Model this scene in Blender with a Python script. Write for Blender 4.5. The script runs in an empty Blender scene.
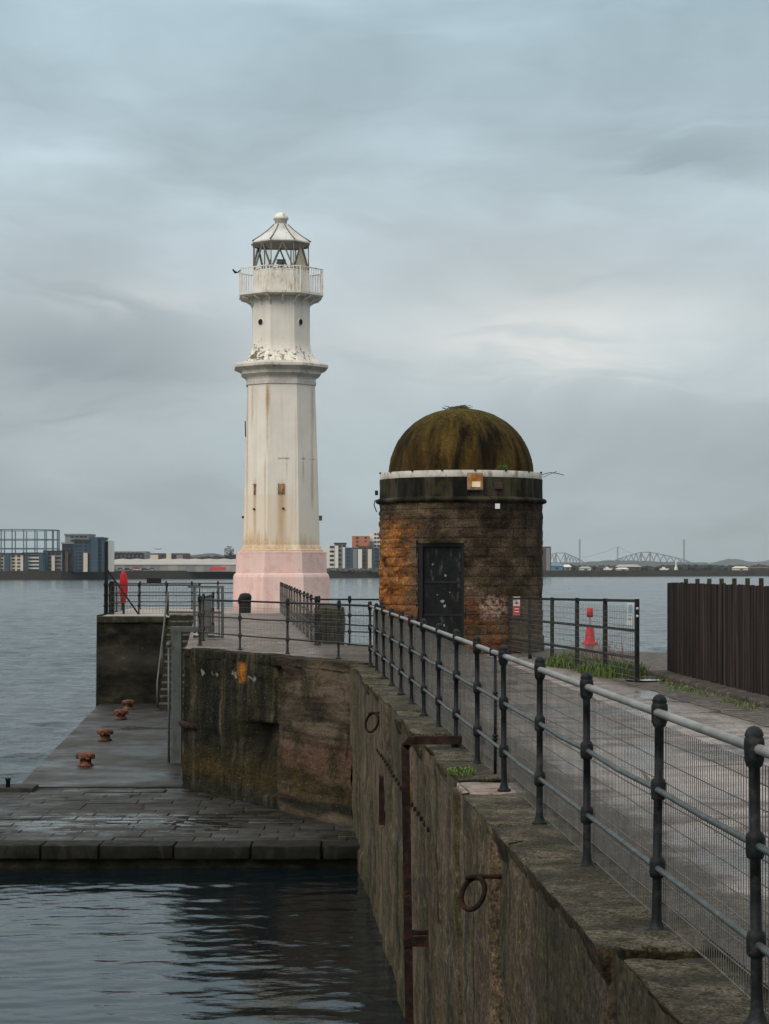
import bpy, bmesh, math, random
import numpy as np
from mathutils import Vector, noise as mn
random.seed(7)
PI = math.pi
sc = bpy.context.scene
COL = sc.collection
EYE, HOR, F = 1.80, 569.0, 1991.0       # eye height above the coping, horizon row, focal length in pixels
WATER = -3.53; QUAY = -3.12

def px(x, Y): return (x-384.5)*Y/F
def pz(y, Y): return EYE-(y-HOR)*Y/F

# ------------------------------------------------------------------ node helpers
class NT:
    def __init__(s, name):
        s.m = bpy.data.materials.new(name); s.m.use_nodes = True
        s.t = s.m.node_tree; s.n = s.t.nodes; s.l = s.t.links
        s.b = s.n['Principled BSDF']
    def new(s, t): return s.n.new(t)
    def put(s, sock, v):
        if isinstance(v, bpy.types.NodeSocket): s.l.new(v, sock)
        elif v is not None:
            if isinstance(v, (tuple, list)) and len(v) == 3 and sock.type == 'RGBA': v = (*v, 1)
            sock.default_value = v
    def pos(s): return s.new('ShaderNodeNewGeometry').outputs['Position']
    def obj(s): return s.new('ShaderNodeTexCoord').outputs['Object']
    def uv(s): return s.new('ShaderNodeTexCoord').outputs['UV']
    def rnd(s): return s.new('ShaderNodeObjectInfo').outputs['Random']
    def isl(s): return s.new('ShaderNodeNewGeometry').outputs['Random Per Island']
    def map(s, v, scale=(1,1,1), loc=(0,0,0), rot=(0,0,0)):
        n = s.new('ShaderNodeMapping'); s.put(n.inputs['Vector'], v)
        n.inputs['Scale'].default_value = scale; n.inputs['Location'].default_value = loc; n.inputs['Rotation'].default_value = rot
        return n.outputs[0]
    def noise(s, v, scale=1, detail=4, rough=.55, dist=0):
        n = s.new('ShaderNodeTexNoise'); s.put(n.inputs['Vector'], v)
        n.inputs['Scale'].default_value = scale; n.inputs['Detail'].default_value = detail
        n.inputs['Roughness'].default_value = rough; n.inputs['Distortion'].default_value = dist
        return n.outputs['Fac']
    def voro(s, v, scale=1, feat='F1', out='Distance'):
        n = s.new('ShaderNodeTexVoronoi'); n.feature = feat; s.put(n.inputs['Vector'], v); n.inputs['Scale'].default_value = scale
        return n.outputs[out]
    def brick(s, v, w=.5, h=.25, mortar=.012, scale=1, c1=(1,1,1), c2=(.6,.6,.6), cm=(0,0,0), offset=.5):
        n = s.new('ShaderNodeTexBrick'); s.put(n.inputs['Vector'], v)
        for k, val in (('Color1', c1), ('Color2', c2), ('Mortar', cm)): n.inputs[k].default_value = (*val, 1)
        n.inputs['Scale'].default_value = scale; n.inputs['Mortar Size'].default_value = mortar
        n.inputs['Brick Width'].default_value = w; n.inputs['Row Height'].default_value = h
        n.inputs['Mortar Smooth'].default_value = .3; n.offset = offset
        return n.outputs['Color'], n.outputs['Fac']
    def ramp(s, f, stops, interp='LINEAR', k=.58):       # k pulls the stops towards the middle, where noise lies
        n = s.new('ShaderNodeValToRGB'); s.put(n.inputs[0], f); cr = n.color_ramp; cr.interpolation = interp
        while len(cr.elements) < len(stops): cr.elements.new(.5)
        for e, (p, c) in zip(cr.elements, stops):
            e.position = .5+(p-.5)*k; e.color = (c, c, c, 1) if not isinstance(c, (tuple, list)) else (*c, 1)
        return n.outputs[0]
    def step(s, f, a, b): return s.rng(f, a, b, 0, 1)
    def rng(s, f, a, b, c, d):
        n = s.new('ShaderNodeMapRange'); s.put(n.inputs[0], f)
        for i, v in enumerate((a, b, c, d)): n.inputs[i+1].default_value = v
        return n.outputs[0]
    def mix(s, f, a, b, mode='MIX'):
        n = s.new('ShaderNodeMix'); n.data_type = 'RGBA'; n.blend_type = mode
        s.put(n.inputs[0], f); s.put(n.inputs[6], a); s.put(n.inputs[7], b)
        return n.outputs[2]
    def math(s, op, a, b=None, clamp=False):
        n = s.new('ShaderNodeMath'); n.operation = op; n.use_clamp = clamp; s.put(n.inputs[0], a)
        if b is not None: s.put(n.inputs[1], b)
        return n.outputs[0]
    def mul(s, a, b): return s.math('MULTIPLY', a, b, True)
    def xyz(s, v):
        n = s.new('ShaderNodeSeparateXYZ'); s.put(n.inputs[0], v); return n.outputs
    def vec(s, x, y, z):
        n = s.new('ShaderNodeCombineXYZ'); s.put(n.inputs[0], x); s.put(n.inputs[1], y); s.put(n.inputs[2], z); return n.outputs[0]
    def band(s, v, a, b, soft):      # 1 between a and b, soft edges
        return s.mul(s.rng(v, a-soft, a+soft, 0, 1), s.rng(v, b-soft, b+soft, 1, 0))
    def bump(s, h, strength=.4, dist=.02, normal=None):
        n = s.new('ShaderNodeBump'); s.put(n.inputs['Height'], h)
        n.inputs['Strength'].default_value = strength; n.inputs['Distance'].default_value = dist
        if normal is not None: s.put(n.inputs['Normal'], normal)
        return n.outputs[0]
    def out(s, col=None, rough=None, metal=None, normal=None, spec=None):
        s.put(s.b.inputs['Base Color'], col); s.put(s.b.inputs['Roughness'], rough)
        s.put(s.b.inputs['Metallic'], metal); s.put(s.b.inputs['Normal'], normal)
        s.put(s.b.inputs['Specular IOR Level'], spec)
        return s.m

def simple(name, c, rough=.6, metal=0, var=.25, scale=3, bump=.15, bscale=40, stain=None, stain_amt=.5):
    t = NT(name); p = t.obj()
    n1 = t.noise(p, scale, 5, .6)
    k = t.rng(n1, .3, .7, 1-var, 1+var)
    c2 = t.mix(1, c, t.vec(k, k, k), 'MULTIPLY')
    if stain:
        st = t.noise(t.map(p, (1, 1, .35)), scale*2.3, 6, .7)
        c2 = t.mix(t.rng(st, 1-stain_amt-.08, 1-stain_amt+.05, 0, 1), c2, stain)
    return t.out(c2, t.rng(t.noise(p, scale*3, 3), .3, .7, max(.05, rough-.12), min(1, rough+.12)), metal, t.bump(t.noise(p, bscale, 3), bump, .01), .2)

# ------------------------------------------------------------------ mesh helpers
class MB:
    def __init__(s): s.v = []; s.f = []; s.uv = {}; s.sm = []
    def add(s, vs, fs, smooth=False, uvs=None):
        o = len(s.v); s.v += [tuple(a) for a in vs]
        for i, f in enumerate(fs):
            if uvs is not None: s.uv[len(s.f)] = uvs[i]
            s.f.append(tuple(o+j for j in f)); s.sm.append(smooth)
        return s
    def box(s, x0, x1, y0, y1, z0, z1):
        v = [(x0,y0,z0),(x1,y0,z0),(x1,y1,z0),(x0,y1,z0),(x0,y0,z1),(x1,y0,z1),(x1,y1,z1),(x0,y1,z1)]
        return s.add(v, [(0,3,2,1),(4,5,6,7),(0,1,5,4),(1,2,6,5),(2,3,7,6),(3,0,4,7)])
    def obox(s, c, u, v, w, hu, hv, hw):   # oriented box
        c = Vector(c); u = Vector(u).normalized(); v = Vector(v).normalized(); w = Vector(w).normalized()
        vs = [c+u*hu*a+v*hv*b+w*hw*d for d in (-1,1) for a, b in ((-1,-1),(1,-1),(1,1),(-1,1))]
        return s.add(vs, [(0,3,2,1),(4,5,6,7),(0,1,5,4),(1,2,6,5),(2,3,7,6),(3,0,4,7)])
    def bar(s, a, b, w, h=None, up=(0,0,1)):
        a, b = Vector(a), Vector(b); d = b-a; L = d.length; d.normalize(); up = Vector(up)
        if abs(d.dot(up)) > .98: up = Vector((0,1,0))
        r = d.cross(up).normalized(); u2 = r.cross(d)
        return s.obox((a+b)/2, d, r, u2, L/2, w/2, (h or w)/2)
    def tube(s, pts, r, n=8, caps=True, closed=False):
        pts = [Vector(p) for p in pts]; m = len(pts); vs = []; fs = []
        rs = r if isinstance(r, (list, tuple)) else [r]*m
        prev = None
        for i, p in enumerate(pts):
            if closed: d = pts[(i+1) % m]-pts[i-1]
            else: d = pts[min(i+1, m-1)]-pts[max(i-1, 0)]
            d.normalize()
            if prev is None:
                up = Vector((0,0,1)) if abs(d.z) < .95 else Vector((0,1,0)); a = d.cross(up).normalized()
            else: a = (prev-d*prev.dot(d)).normalized()
            prev = a; b = d.cross(a)
            vs += [p+(a*math.cos(2*PI*k/n)+b*math.sin(2*PI*k/n))*rs[i] for k in range(n)]
        for i in range(m if closed else m-1):
            j = (i+1) % m
            fs += [(i*n+k, i*n+(k+1) % n, j*n+(k+1) % n, j*n+k) for k in range(n)]
        if caps and not closed: fs += [tuple(range(n))[::-1], tuple((m-1)*n+k for k in range(n))]
        return s.add(vs, fs, True)
    def lathe(s, prof, n=32, c=(0,0,0), rot=0, smooth=True, caps=True, a0=0, a1=2*PI, R=1):
        vs = []; fs = []; uvs = []; full = abs(a1-a0-2*PI) < 1e-6; cols = n if full else n+1
        for r, z in prof:
            for k in range(cols):
                a = rot+a0+(a1-a0)*k/n; vs.append((c[0]+r*math.cos(a), c[1]+r*math.sin(a), c[2]+z))
        for i in range(len(prof)-1):
            for k in range(n):
                k2 = (k+1) % cols
                fs.append((i*cols+k, i*cols+k2, (i+1)*cols+k2, (i+1)*cols+k))
                u0, u1 = R*(a1-a0)*k/n, R*(a1-a0)*(k+1)/n
                uvs.append([(u0, prof[i][1]), (u1, prof[i][1]), (u1, prof[i+1][1]), (u0, prof[i+1][1])])
        if caps and full:
            if prof[0][0] > 1e-5: fs.append(tuple(range(cols))[::-1]); uvs.append([(0,0)]*cols)
            if prof[-1][0] > 1e-5: fs.append(tuple((len(prof)-1)*cols+k for k in range(cols))); uvs.append([(0,0)]*cols)
        return s.add(vs, fs, smooth, uvs)
    def poly(s, pts, z): return s.add([(x, y, z) for x, y in pts], [tuple(range(len(pts)))])
    def build(s, name, mat, parent=None, bevel=0, smooth_angle=None, loc=None, weld=False):
        me = bpy.data.meshes.new(name); me.from_pydata([tuple(v) for v in s.v], [], s.f)
        if s.uv:
            ul = me.uv_layers.new(name='UVMap')
            for i, p in enumerate(me.polygons):
                if i in s.uv:
                    for li, u in zip(p.loop_indices, s.uv[i]): ul.data[li].uv = u
        me.polygons.foreach_set('use_smooth', s.sm)
        if weld:
            bm = bmesh.new(); bm.from_mesh(me); bmesh.ops.remove_doubles(bm, verts=bm.verts, dist=1e-4); bm.to_mesh(me); bm.free()
        if smooth_angle is not None:
            me.polygons.foreach_set('use_smooth', [True]*len(me.polygons)); me.set_sharp_from_angle(angle=math.radians(smooth_angle))
        me.materials.append(mat); me.update()
        o = bpy.data.objects.new(name, me); COL.objects.link(o)
        if loc: o.location = loc
        if parent: o.parent = parent
        if bevel:
            md = o.modifiers.new('bevel', 'BEVEL'); md.width = bevel; md.segments = 2; md.limit_method = 'ANGLE'; md.angle_limit = math.radians(40)
        return o

def tag(o, label=None, cat=None, group=None, kind=None):
    for k, v in (('label', label), ('category', cat), ('group', group), ('kind', kind)):
        if v: o[k] = v
    return o
def thing(name, label, cat, loc=(0,0,0), group=None):
    o = bpy.data.objects.new(name, None); COL.objects.link(o); o.location = loc; o.empty_display_size = .3
    return tag(o, label, cat, group)
def struct(name, mb, m, **k): return tag(mb.build(name, m, **k), kind='structure')
def copy_tree(o, parent=None):
    c = o.copy(); COL.objects.link(c); c.parent = parent
    for ch in list(o.children): copy_tree(ch, c)
    return c
def fbm(x, y, z, s=1.0): return mn.fractal(Vector((x*s, y*s, z*s)), .6, 2.0, 4)

# ------------------------------------------------------------------ materials
def wallcol(t, p, z, y):
    st0 = t.noise(t.map(p, (1.5, 1.5, .16)), 1, 1, .4); iso = t.noise(p, 7, 6, .75)
    st = t.math('ADD', t.math('MULTIPLY', st0, .42), t.math('MULTIPLY', iso, .58))            # board marks and drip streaks
    big = t.noise(p, .7, 4, .6); fine = t.noise(p, 15, 5, .75); med = t.noise(t.map(p, (1,1,.55)), 1.9, 6, .7)
    c = t.ramp(st, [(.28, (.028,.021,.014)), (.42, (.075,.058,.038)), (.56, (.15,.118,.082)), (.74, (.27,.22,.16))])
    c = t.mix(t.rng(big, .44, .58, 0, .8), c, t.ramp(st, [(.32, (.022,.015,.012)), (.68, (.13,.084,.06))]))
    moss = t.mul(t.rng(med, .46, .56, 0, 1), t.rng(st, .34, .55, .2, 1))
    c = t.mix(t.math('MULTIPLY', moss, .85), c, t.ramp(fine, [(.3, (.018,.02,.006)), (.55, (.055,.055,.014)), (.75, (.12,.112,.028))]))
    c = t.mix(t.rng(t.math('ADD', z, t.rng(med, 0, 1, -.9, .9)), -2.4, -3.3, 0, .8), c, t.ramp(fine, [(.3, (.02,.02,.008)), (.7, (.075,.068,.022))]))  # weed near the tide line
    c = t.mix(t.rng(t.noise(t.map(p, (4, 4, .25), (3,1,0)), 1, 3, .6), .66, .74, 0, .6), c, (.21,.18,.15))      # lime runs
    c = t.mix(t.rng(t.noise(t.map(p, (4, 4, .22), (9,4,0)), 1, 3, .6), .66, .74, 0, .85), c, (.15,.062,.024))   # rust runs
    lime = t.mul(t.band(t.math('ADD', y, t.rng(t.noise(p, 9, 3), 0, 1, -.06, .06)), 12.0, 12.07, .02), t.rng(t.math('ADD', z, t.rng(fine, 0, 1, -.3, .3)), -.72, -.8, 0, 1))
    c = t.mix(t.mul(lime, t.rng(t.noise(p, 25, 3), .42, .55, 0, 1)), c, (.38,.36,.32))
    pale = t.mul(t.band(t.math('ADD', y, t.rng(t.noise(p, 5, 3), 0, 1, -.25, .25)), 15.75, 16.15, .08), t.rng(st, .3, .6, .2, .8))
    c = t.mix(pale, c, (.20,.145,.115))
    c = t.mix(t.rng(t.voro(p, 15), .2, .1, 0, .7), c, (.010,.008,.006))
    c = t.mix(t.rng(t.noise(p, 1.1, 5, .65), .52, .62, 0, .55), c, t.ramp(fine, [(.3, (.06,.05,.038)), (.7, (.25,.215,.17))]))
    c = t.mix(t.rng(fine, .57, .64, 0, .5), c, (.25,.21,.16))
    c = t.mix(t.rng(fine, .44, .36, 0, .75), c, (.010,.008,.006))
    vs1 = t.math('ADD', t.math('MULTIPLY', t.noise(t.map(p, (1.1, 1.1, .15), (0,0,3)), 1, 1, .4), .6), t.math('MULTIPLY', iso, .4))
    c = t.mix(t.mul(t.rng(vs1, .51, .58, 0, .75), t.rng(med, .38, .5, .35, 1)), c, t.ramp(fine, [(.25, (.028,.029,.008)), (.5, (.085,.082,.024)), (.75, (.18,.165,.06))]))
    vs2 = t.math('ADD', t.math('MULTIPLY', t.noise(t.map(p, (1.8, 1.8, .16), (7,3,3)), 1, 1, .4), .55), t.math('MULTIPLY', iso, .45))
    c = t.mix(t.rng(vs2, .53, .60, 0, .75), c, t.ramp(fine, [(.3, (.075,.052,.038)), (.7, (.27,.19,.14))]))
    c = t.mix(t.rng(vs2, .44, .38, 0, .8), c, t.ramp(fine, [(.3, (.007,.006,.004)), (.7, (.04,.032,.02))]))
    gr = t.noise(p, 42, 4, .78); kk = t.rng(gr, .39, .61, .4, 1.65)
    c = t.mix(1, c, t.vec(kk, kk, kk), 'MULTIPLY')
    jn = t.math('ABSOLUTE', t.math('SUBTRACT', t.math('FRACT', t.math('ADD', t.math('DIVIDE', t.math('ADD', y, .92), 1.9), t.rng(med, 0, 1, -.012, .012))), .5))
    c = t.mix(t.mul(t.rng(jn, .022, .010, 0, .95), t.rng(iso, .35, .5, .55, 1)), c, (.008,.006,.005))
    wd = t.mul(t.rng(jn, .10, .0, 0, .8), t.rng(t.noise(t.map(p, (2,2,.8)), 2.4, 5, .7), .47, .57, 0, 1))
    near = t.mul(t.rng(t.math('ADD', y, t.rng(med, 0, 1, -1.6, 1.6)), 13.2, 11.2, 0, .72), t.rng(iso, .35, .55, .45, 1)); c = t.mix(near, c, t.ramp(fine, [(.3, (.006,.006,.004)), (.7, (.05,.045,.025))]))
    c = t.mix(wd, c, t.ramp(fine, [(.3, (.016,.020,.005)), (.7, (.085,.09,.022))]))
    c = t.mix(1, c, (.72, .66, .575), 'MULTIPLY')
    return c, st, med, fine
def M_wall():
    t = NT('harbour wall concrete'); p = t.pos(); x, y, z = t.xyz(p)
    c, st, med, fine = wallcol(t, p, z, y)
    h = t.math('ADD', t.math('ADD', t.math('MULTIPLY', fine, 1.0), t.math('MULTIPLY', t.noise(p, 5, 6, .75), 1.0)), t.math('MULTIPLY', t.noise(p, 48, 4, .75), .5))
    return t.out(c, t.rng(med, .3, .7, .55, .95), 0, t.bump(h, .45, .03), .25)
def M_bastion():
    t = NT('bastion concrete'); p = t.pos(); x, y, z = t.xyz(p)
    st = t.noise(t.map(p, (3, 3, .3)), 1, 5, .65); med = t.noise(p, 1.1, 6, .65); fine = t.noise(p, 11, 5, .7)
    lay = t.noise(t.map(p, (.35, .35, 3.2)), 1, 5, .6)
    right = t.rng(t.math('ADD', x, t.rng(fine, 0, 1, -.05, .05)), -2.23, -2.15, 0, 1)
    cl = t.ramp(st, [(.3, (.006,.006,.004)), (.5, (.022,.019,.011)), (.64, (.055,.045,.026)), (.76, (.10,.08,.05))])
    cr = t.ramp(lay, [(.32, (.018,.013,.009)), (.48, (.06,.044,.029)), (.7, (.145,.108,.074))])
    c = t.mix(right, cl, cr)
    zz = t.math('ADD', z, t.rng(lay, 0, 1, -.35, .35))
    c = t.mix(t.mul(t.band(zz, -2.25, -1.62, .12), t.math('MULTIPLY', right, .7)), c, t.ramp(fine, [(.3, (.06,.03,.018)), (.7, (.17,.085,.052))]))
    c = t.mix(t.mul(t.band(zz, -2.75, -2.2, .15), t.rng(med, .35, .6, .2, .8)), c, t.ramp(fine, [(.3, (.03,.02,.005)), (.7, (.10,.066,.014))]))
    c = t.mix(t.rng(t.noise(p, 1.6, 5, .7), .5, .62, 0, .7), c, (.018,.018,.007))
    c = t.mix(t.rng(t.noise(t.map(p, (2.4,2.4,.25), (5,2,1)), 1, 5, .7), .56, .68, 0, .7), c, (.006,.006,.004))
    peb = t.mul(t.rng(t.voro(p, 13), .22, .12, 0, 1), t.rng(med, .42, .55, 0, 1))
    c = t.mix(t.math('MULTIPLY', peb, .6), c, (.19,.15,.11))
    c = t.mix(t.rng(zz, -2.85, -3.15, 0, .85), c, (.02,.021,.012))
    dr = t.mul(t.band(t.math('ADD', x, t.rng(fine, 0, 1, -.1, .1)), -3.10, -2.93, .06), t.band(t.math('ADD', z, t.rng(fine, 0, 1, -.15, .15)), -.56, -.2, .07))
    c = t.mix(dr, c, t.ramp(fine, [(.3, (.30,.10,.012)), (.7, (.62,.25,.03))]))
    ledge = t.mul(t.band(t.math('ADD', z, t.rng(t.noise(p, 4, 3), 0, 1, -.15, .15)), -.52, -.43, .03), t.rng(t.noise(p, 3, 3), .56, .6, 0, .8))
    c = t.mix(t.mul(ledge, t.rng(x, -2.5, -2.7, 0, 1)), c, (.4,.38,.33))
    c = t.mix(t.rng(t.voro(p, 4.5), .07, .04, 0, .7), c, (.4,.37,.32))
    h = t.math('ADD', t.math('MULTIPLY', fine, 1.4), t.math('MULTIPLY', lay, 1.5))
    return t.out(c, t.rng(med, .3, .7, .65, .95), 0, t.bump(h, 1.0, .07), .12)
def M_coping():
    t = NT('mossy coping stone'); p = t.pos(); i = t.isl(); x, y, z = t.xyz(p)
    n = t.noise(p, 2.1, 6, .7); f = t.noise(p, 22, 5, .75); g = t.noise(p, 6, 6, .75)
    c = t.ramp(n, [(.3, (.042,.037,.026)), (.48, (.105,.092,.066)), (.68, (.21,.183,.135))])
    c = t.mix(t.rng(i, 0, 1, 0, .4), c, (.03,.026,.019))
    c = t.mix(t.rng(g, .5, .62, 0, .8), c, t.ramp(f, [(.3, (.02,.022,.006)), (.55, (.05,.052,.014)), (.75, (.105,.10,.026))]))
    c = t.mix(t.rng(f, .58, .68, 0, .5), c, (.19,.17,.13))
    c = t.mix(t.rng(t.voro(p, 8), .2, .1, 0, .7), c, (.012,.010,.007))
    c = t.mix(t.rng(g, .44, .36, 0, .6), c, (.016,.013,.009))
    gr = t.noise(p, 55, 4, .75); kk = t.rng(gr, .39, .61, .35, 1.85)
    c = t.mix(1, c, t.vec(kk, kk, kk), 'MULTIPLY')
    wc, st, med, fine = wallcol(t, p, z, y)
    nz = t.xyz(t.new('ShaderNodeNewGeometry').outputs['Normal'])[2]
    c = t.mix(t.rng(t.math('ADD', nz, t.rng(g, .3, .7, -.15, .15)), .35, .6, 1, 0), c, wc)
    return t.out(c, t.rng(n, .3, .7, .7, .95), 0, t.bump(t.math('ADD', t.math('ADD', f, t.math('MULTIPLY', g, 1.5)), t.math('MULTIPLY', gr, .5)), 1.0, .06), .15)
def M_deck():
    t = NT('wet pier paving'); p = t.pos(); x, y, z = t.xyz(p)
    c1, f1 = t.brick(t.map(p, (1,1,1), (0,0,0), (0,0,.06)), .24, .115, .006, 1, (.9,.9,.9), (.55,.55,.55))
    n = t.noise(p, .45, 4, .6); f = t.noise(p, 18, 5, .7); m = t.noise(p, 2, 5, .6)
    c = t.ramp(m, [(.3, (.12,.102,.093)), (.5, (.235,.204,.187)), (.7, (.35,.307,.285))])
    c = t.mix(.55, c, c1, 'MULTIPLY')
    c = t.mix(t.rng(f, .55, .7, 0, .4), c, (.3,.26,.24))
    smooth = t.band(t.math('ADD', t.math('ADD', x, t.math('MULTIPLY', y, .061)), t.rng(n, 0, 1, -.35, .35)), 2.85, 4.1, .07)
    smooth = t.math('MULTIPLY', smooth, t.band(t.math('ADD', y, t.rng(n, 0, 1, -.8, .8)), 15.4, 20.3, .12))
    c = t.mix(smooth, c, t.ramp(m, [(.3, (.22,.195,.18)), (.7, (.36,.325,.305))]))
    gv = t.band(t.math('ADD', t.math('ADD', x, t.math('MULTIPLY', y, .061)), t.rng(m, 0, 1, -.35, .35)), 1.2, 2.66, .10)
    c = t.mix(t.math('MULTIPLY', gv, .85), c, t.ramp(f, [(.3, (.018,.016,.013)), (.7, (.095,.084,.07))]))
    far = t.rng(y, 40, 47, 0, .6)
    c = t.mix(far, c, t.ramp(m, [(.3, (.15,.12,.104)), (.7, (.26,.21,.182))]))
    wet = t.rng(t.math('ADD', n, t.math('MULTIPLY', t.math('SUBTRACT', m, .5), .45)), .49, .56, 0, 1)
    kk = t.rng(t.noise(p, 45, 4, .75), .39, .61, .45, 1.65); c = t.mix(1, c, t.vec(kk, kk, kk), 'MULTIPLY')
    c = t.mix(t.math('MULTIPLY', wet, .6), c, t.mix(1, c, (.5,.48,.47), 'MULTIPLY'))
    cr = t.voro(t.map(p, (1,.6,1)), .55, 'DISTANCE_TO_EDGE'); c = t.mix(t.mul(t.rng(cr, .014, .006, 0, .8), t.rng(m, .4, .6, .3, 1)), c, (.03,.027,.022))
    grit = t.rng(t.math('ADD', t.math('ADD', x, t.math('MULTIPLY', y, .085)), t.rng(m, 0, 1, -.8, .8)), 6.1, 6.5, 0, 1)
    c = t.mix(grit, c, t.ramp(f, [(.3, (.035,.028,.02)), (.7, (.11,.09,.07))]))
    r = t.mix(t.mul(wet, t.rng(y, 40, 34, .15, 1)), t.rng(m, .3, .7, .6, .85), t.rng(m, .35, .65, .06, .25))
    slc, slf = t.brick(t.map(p, (1,1,1), (0,0,0), (0,0,.09)), .62, .95, .02, 1, (1.1,1.1,1.1), (.75,.74,.72), (.42,.40,.38)); c = t.mix(t.rng(y, 37, 39, 0, .9), c, t.mix(1, c, slc, 'MULTIPLY'))
    r = t.mix(gv, r, (.9,.9,.9))
    h = t.math('ADD', t.math('MULTIPLY', f1, -.8), t.math('MULTIPLY', f, .5))
    return t.out(c, r, 0, t.bump(h, .6, .016), .35)
def M_quay():
    t = NT('wet quay flagstone'); p = t.pos(); i = t.isl()
    n = t.noise(p, .5, 5, .65); m = t.noise(p, 2.6, 5, .65); f = t.noise(p, 24, 4, .7)
    c = t.ramp(m, [(.3, (.007,.007,.006)), (.5, (.02,.019,.016)), (.72, (.045,.042,.035))])
    c = t.mix(t.rng(i, 0, 1, 0, .8), c, (.010,.010,.008))
    kk = t.rng(t.noise(p, 40, 4, .75), .39, .61, .45, 1.65); c = t.mix(1, c, t.vec(kk, kk, kk), 'MULTIPLY')
    c = t.mix(t.rng(t.noise(p, 1.3, 5, .7), .54, .64, 0, .5), c, (.028,.034,.016))
    c = t.mix(t.rng(t.noise(p, .9, 5, .7), .6, .7, 0, .5), c, (.085,.08,.07))
    x, y, z = t.xyz(p); pud = t.mul(t.mul(t.band(t.math('ADD', y, t.rng(m, 0, 1, -1, 1)), 37.3, 39.9, .3), t.band(t.math('ADD', x, t.rng(m, 0, 1, -1.5, 1.5)), -7.2, -2.6, .5)), t.rng(t.noise(t.map(p, (.6,1.3,1)), 1.7, 5, .65), .44, .52, 0, 1))
    r = t.mix(pud, t.ramp(n, k=1, stops=[(.44, .8), (.55, .5), (.64, .2)]), (.05,.05,.05))
    return t.out(c, r, 0, t.bump(t.math('MULTIPLY', t.math('ADD', f, m), t.math('SUBTRACT', 1, pud)), .5, .014), t.rng(pud, 0, 1, .4, .9))
def M_blockwall():
    t = NT('weedy block concrete'); p = t.pos(); x, y, z = t.xyz(p)
    n = t.noise(p, .8, 6, .65); f = t.noise(p, 9, 5, .7); st = t.noise(t.map(p, (1.2,1.2,2.2)), 1, 6, .7)
    c = t.ramp(st, [(.3, (.005,.005,.003)), (.6, (.024,.022,.014)), (.75, (.055,.048,.03))])
    c = t.mix(t.mul(t.rng(t.math('ADD', z, t.rng(n, 0, 1, -.7, .7)), -.25, .2, 0, 1), .85), c, t.ramp(f, [(.3, (.02,.02,.005)), (.7, (.09,.08,.02))]))
    c = t.mix(t.mul(t.band(t.math('ADD', z, t.rng(n, 0, 1, -.5, .5)), -1.75, -1.2, .2), .5), c, (.06,.053,.043))
    c = t.mix(t.rng(t.voro(p, 2.5), .06, .03, 0, .5), c, (.3,.28,.25))
    return t.out(c, .85, 0, t.bump(f, 1, .06), .12)
def M_stone():
    t = NT('eroded sandstone drum'); uv = t.uv(); p = t.obj(); x, y, z = t.xyz(p)
    wv = t.noise(uv, 3, 4, .6); ux, uy, uz = t.xyz(uv)
    cb, fb = t.brick(t.vec(t.math('ADD', ux, t.rng(wv, 0, 1, -.03, .03)), t.math('ADD', uy, t.rng(wv, 0, 1, -.02, .02)), 0), .62, .205, .010, 1, (1.15,1.12,1.08), (.62,.6,.58), (.28,.26,.24))
    n = t.noise(p, 1.2, 6, .65); f = t.noise(p, 16, 5, .7); hz = t.noise(t.map(p, (2.2,2.2,5)), 1, 6, .7)
    c = t.ramp(n, [(.3, (.020,.015,.010)), (.5, (.06,.042,.028)), (.7, (.13,.092,.06))])
    orange = t.ramp(hz, [(.28, (.06,.02,.008)), (.42, (.20,.068,.018)), (.58, (.38,.145,.034)), (.78, (.46,.23,.10))])
    xx = t.math('ADD', x, t.rng(n, 0, 1, -1.1, 1.1))
    low = t.rng(t.math('ADD', z, t.rng(n, 0, 1, -.8, .8)), 3.0, 2.5, 0, 1)
    c = t.mix(t.mul(t.mul(t.rng(xx, -.85, -1.2, 0, 1), low), t.rng(t.noise(p, 2.6, 5, .65), .36, .5, .3, .97)), c, orange)
    c = t.mix(t.mul(t.mul(t.rng(z, 1.35, .95, 0, .6), t.band(xx, -1.8, 1.0, .3)), t.rng(hz, .42, .54, .1, 1)), c, (.20,.065,.026))
    c = t.mix(.55, c, cb, 'MULTIPLY')
    g2 = t.noise(p, 38, 4, .75); k2 = t.rng(g2, .39, .61, .4, 1.65); c = t.mix(1, c, t.vec(k2, k2, k2), 'MULTIPLY')
    c = t.mix(t.rng(t.noise(t.map(p, (3,3,5), (4,4,4)), 1, 5, .75), .58, .66, 0, .6), c, (.015,.011,.008))
    c = t.mix(t.rng(f, .58, .68, 0, .4), c, (.17,.13,.09))
    pt = t.mul(t.band(t.math('ADD', x, t.rng(f, 0, 1, -.25, .25)), .35, .9, .08), t.band(t.math('ADD', z, t.rng(f, 0, 1, -.3, .3)), .80, 1.18, .1))
    c = t.mix(t.mul(pt, t.rng(t.noise(p, 9, 4, .7), .42, .56, 0, .85)), c, (.50,.36,.29))
    c = t.mix(t.rng(t.noise(p, 2.0, 5, .7), .55, .66, 0, .6), c, (.04,.042,.017))
    h = t.math('ADD', t.math('MULTIPLY', fb, -.8), t.math('ADD', t.math('MULTIPLY', f, 1.5), t.math('MULTIPLY', hz, 2)))
    return t.out(c, .95, 0, t.bump(h, .7, .035), .12)
def M_parapet():
    t = NT('sooty cement band'); p = t.obj()
    st = t.noise(t.map(p, (3,3,.5)), 1, 5, .65); f = t.noise(p, 14, 4, .7)
    c = t.ramp(st, [(.3, (.006,.006,.005)), (.5, (.02,.018,.013)), (.7, (.07,.058,.038))])
    c = t.mix(t.rng(t.noise(p, 1.8, 5, .7), .5, .62, 0, .6), c, (.05,.048,.016))
    return t.out(c, .9, 0, t.bump(f, .5, .02), .15)
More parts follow.
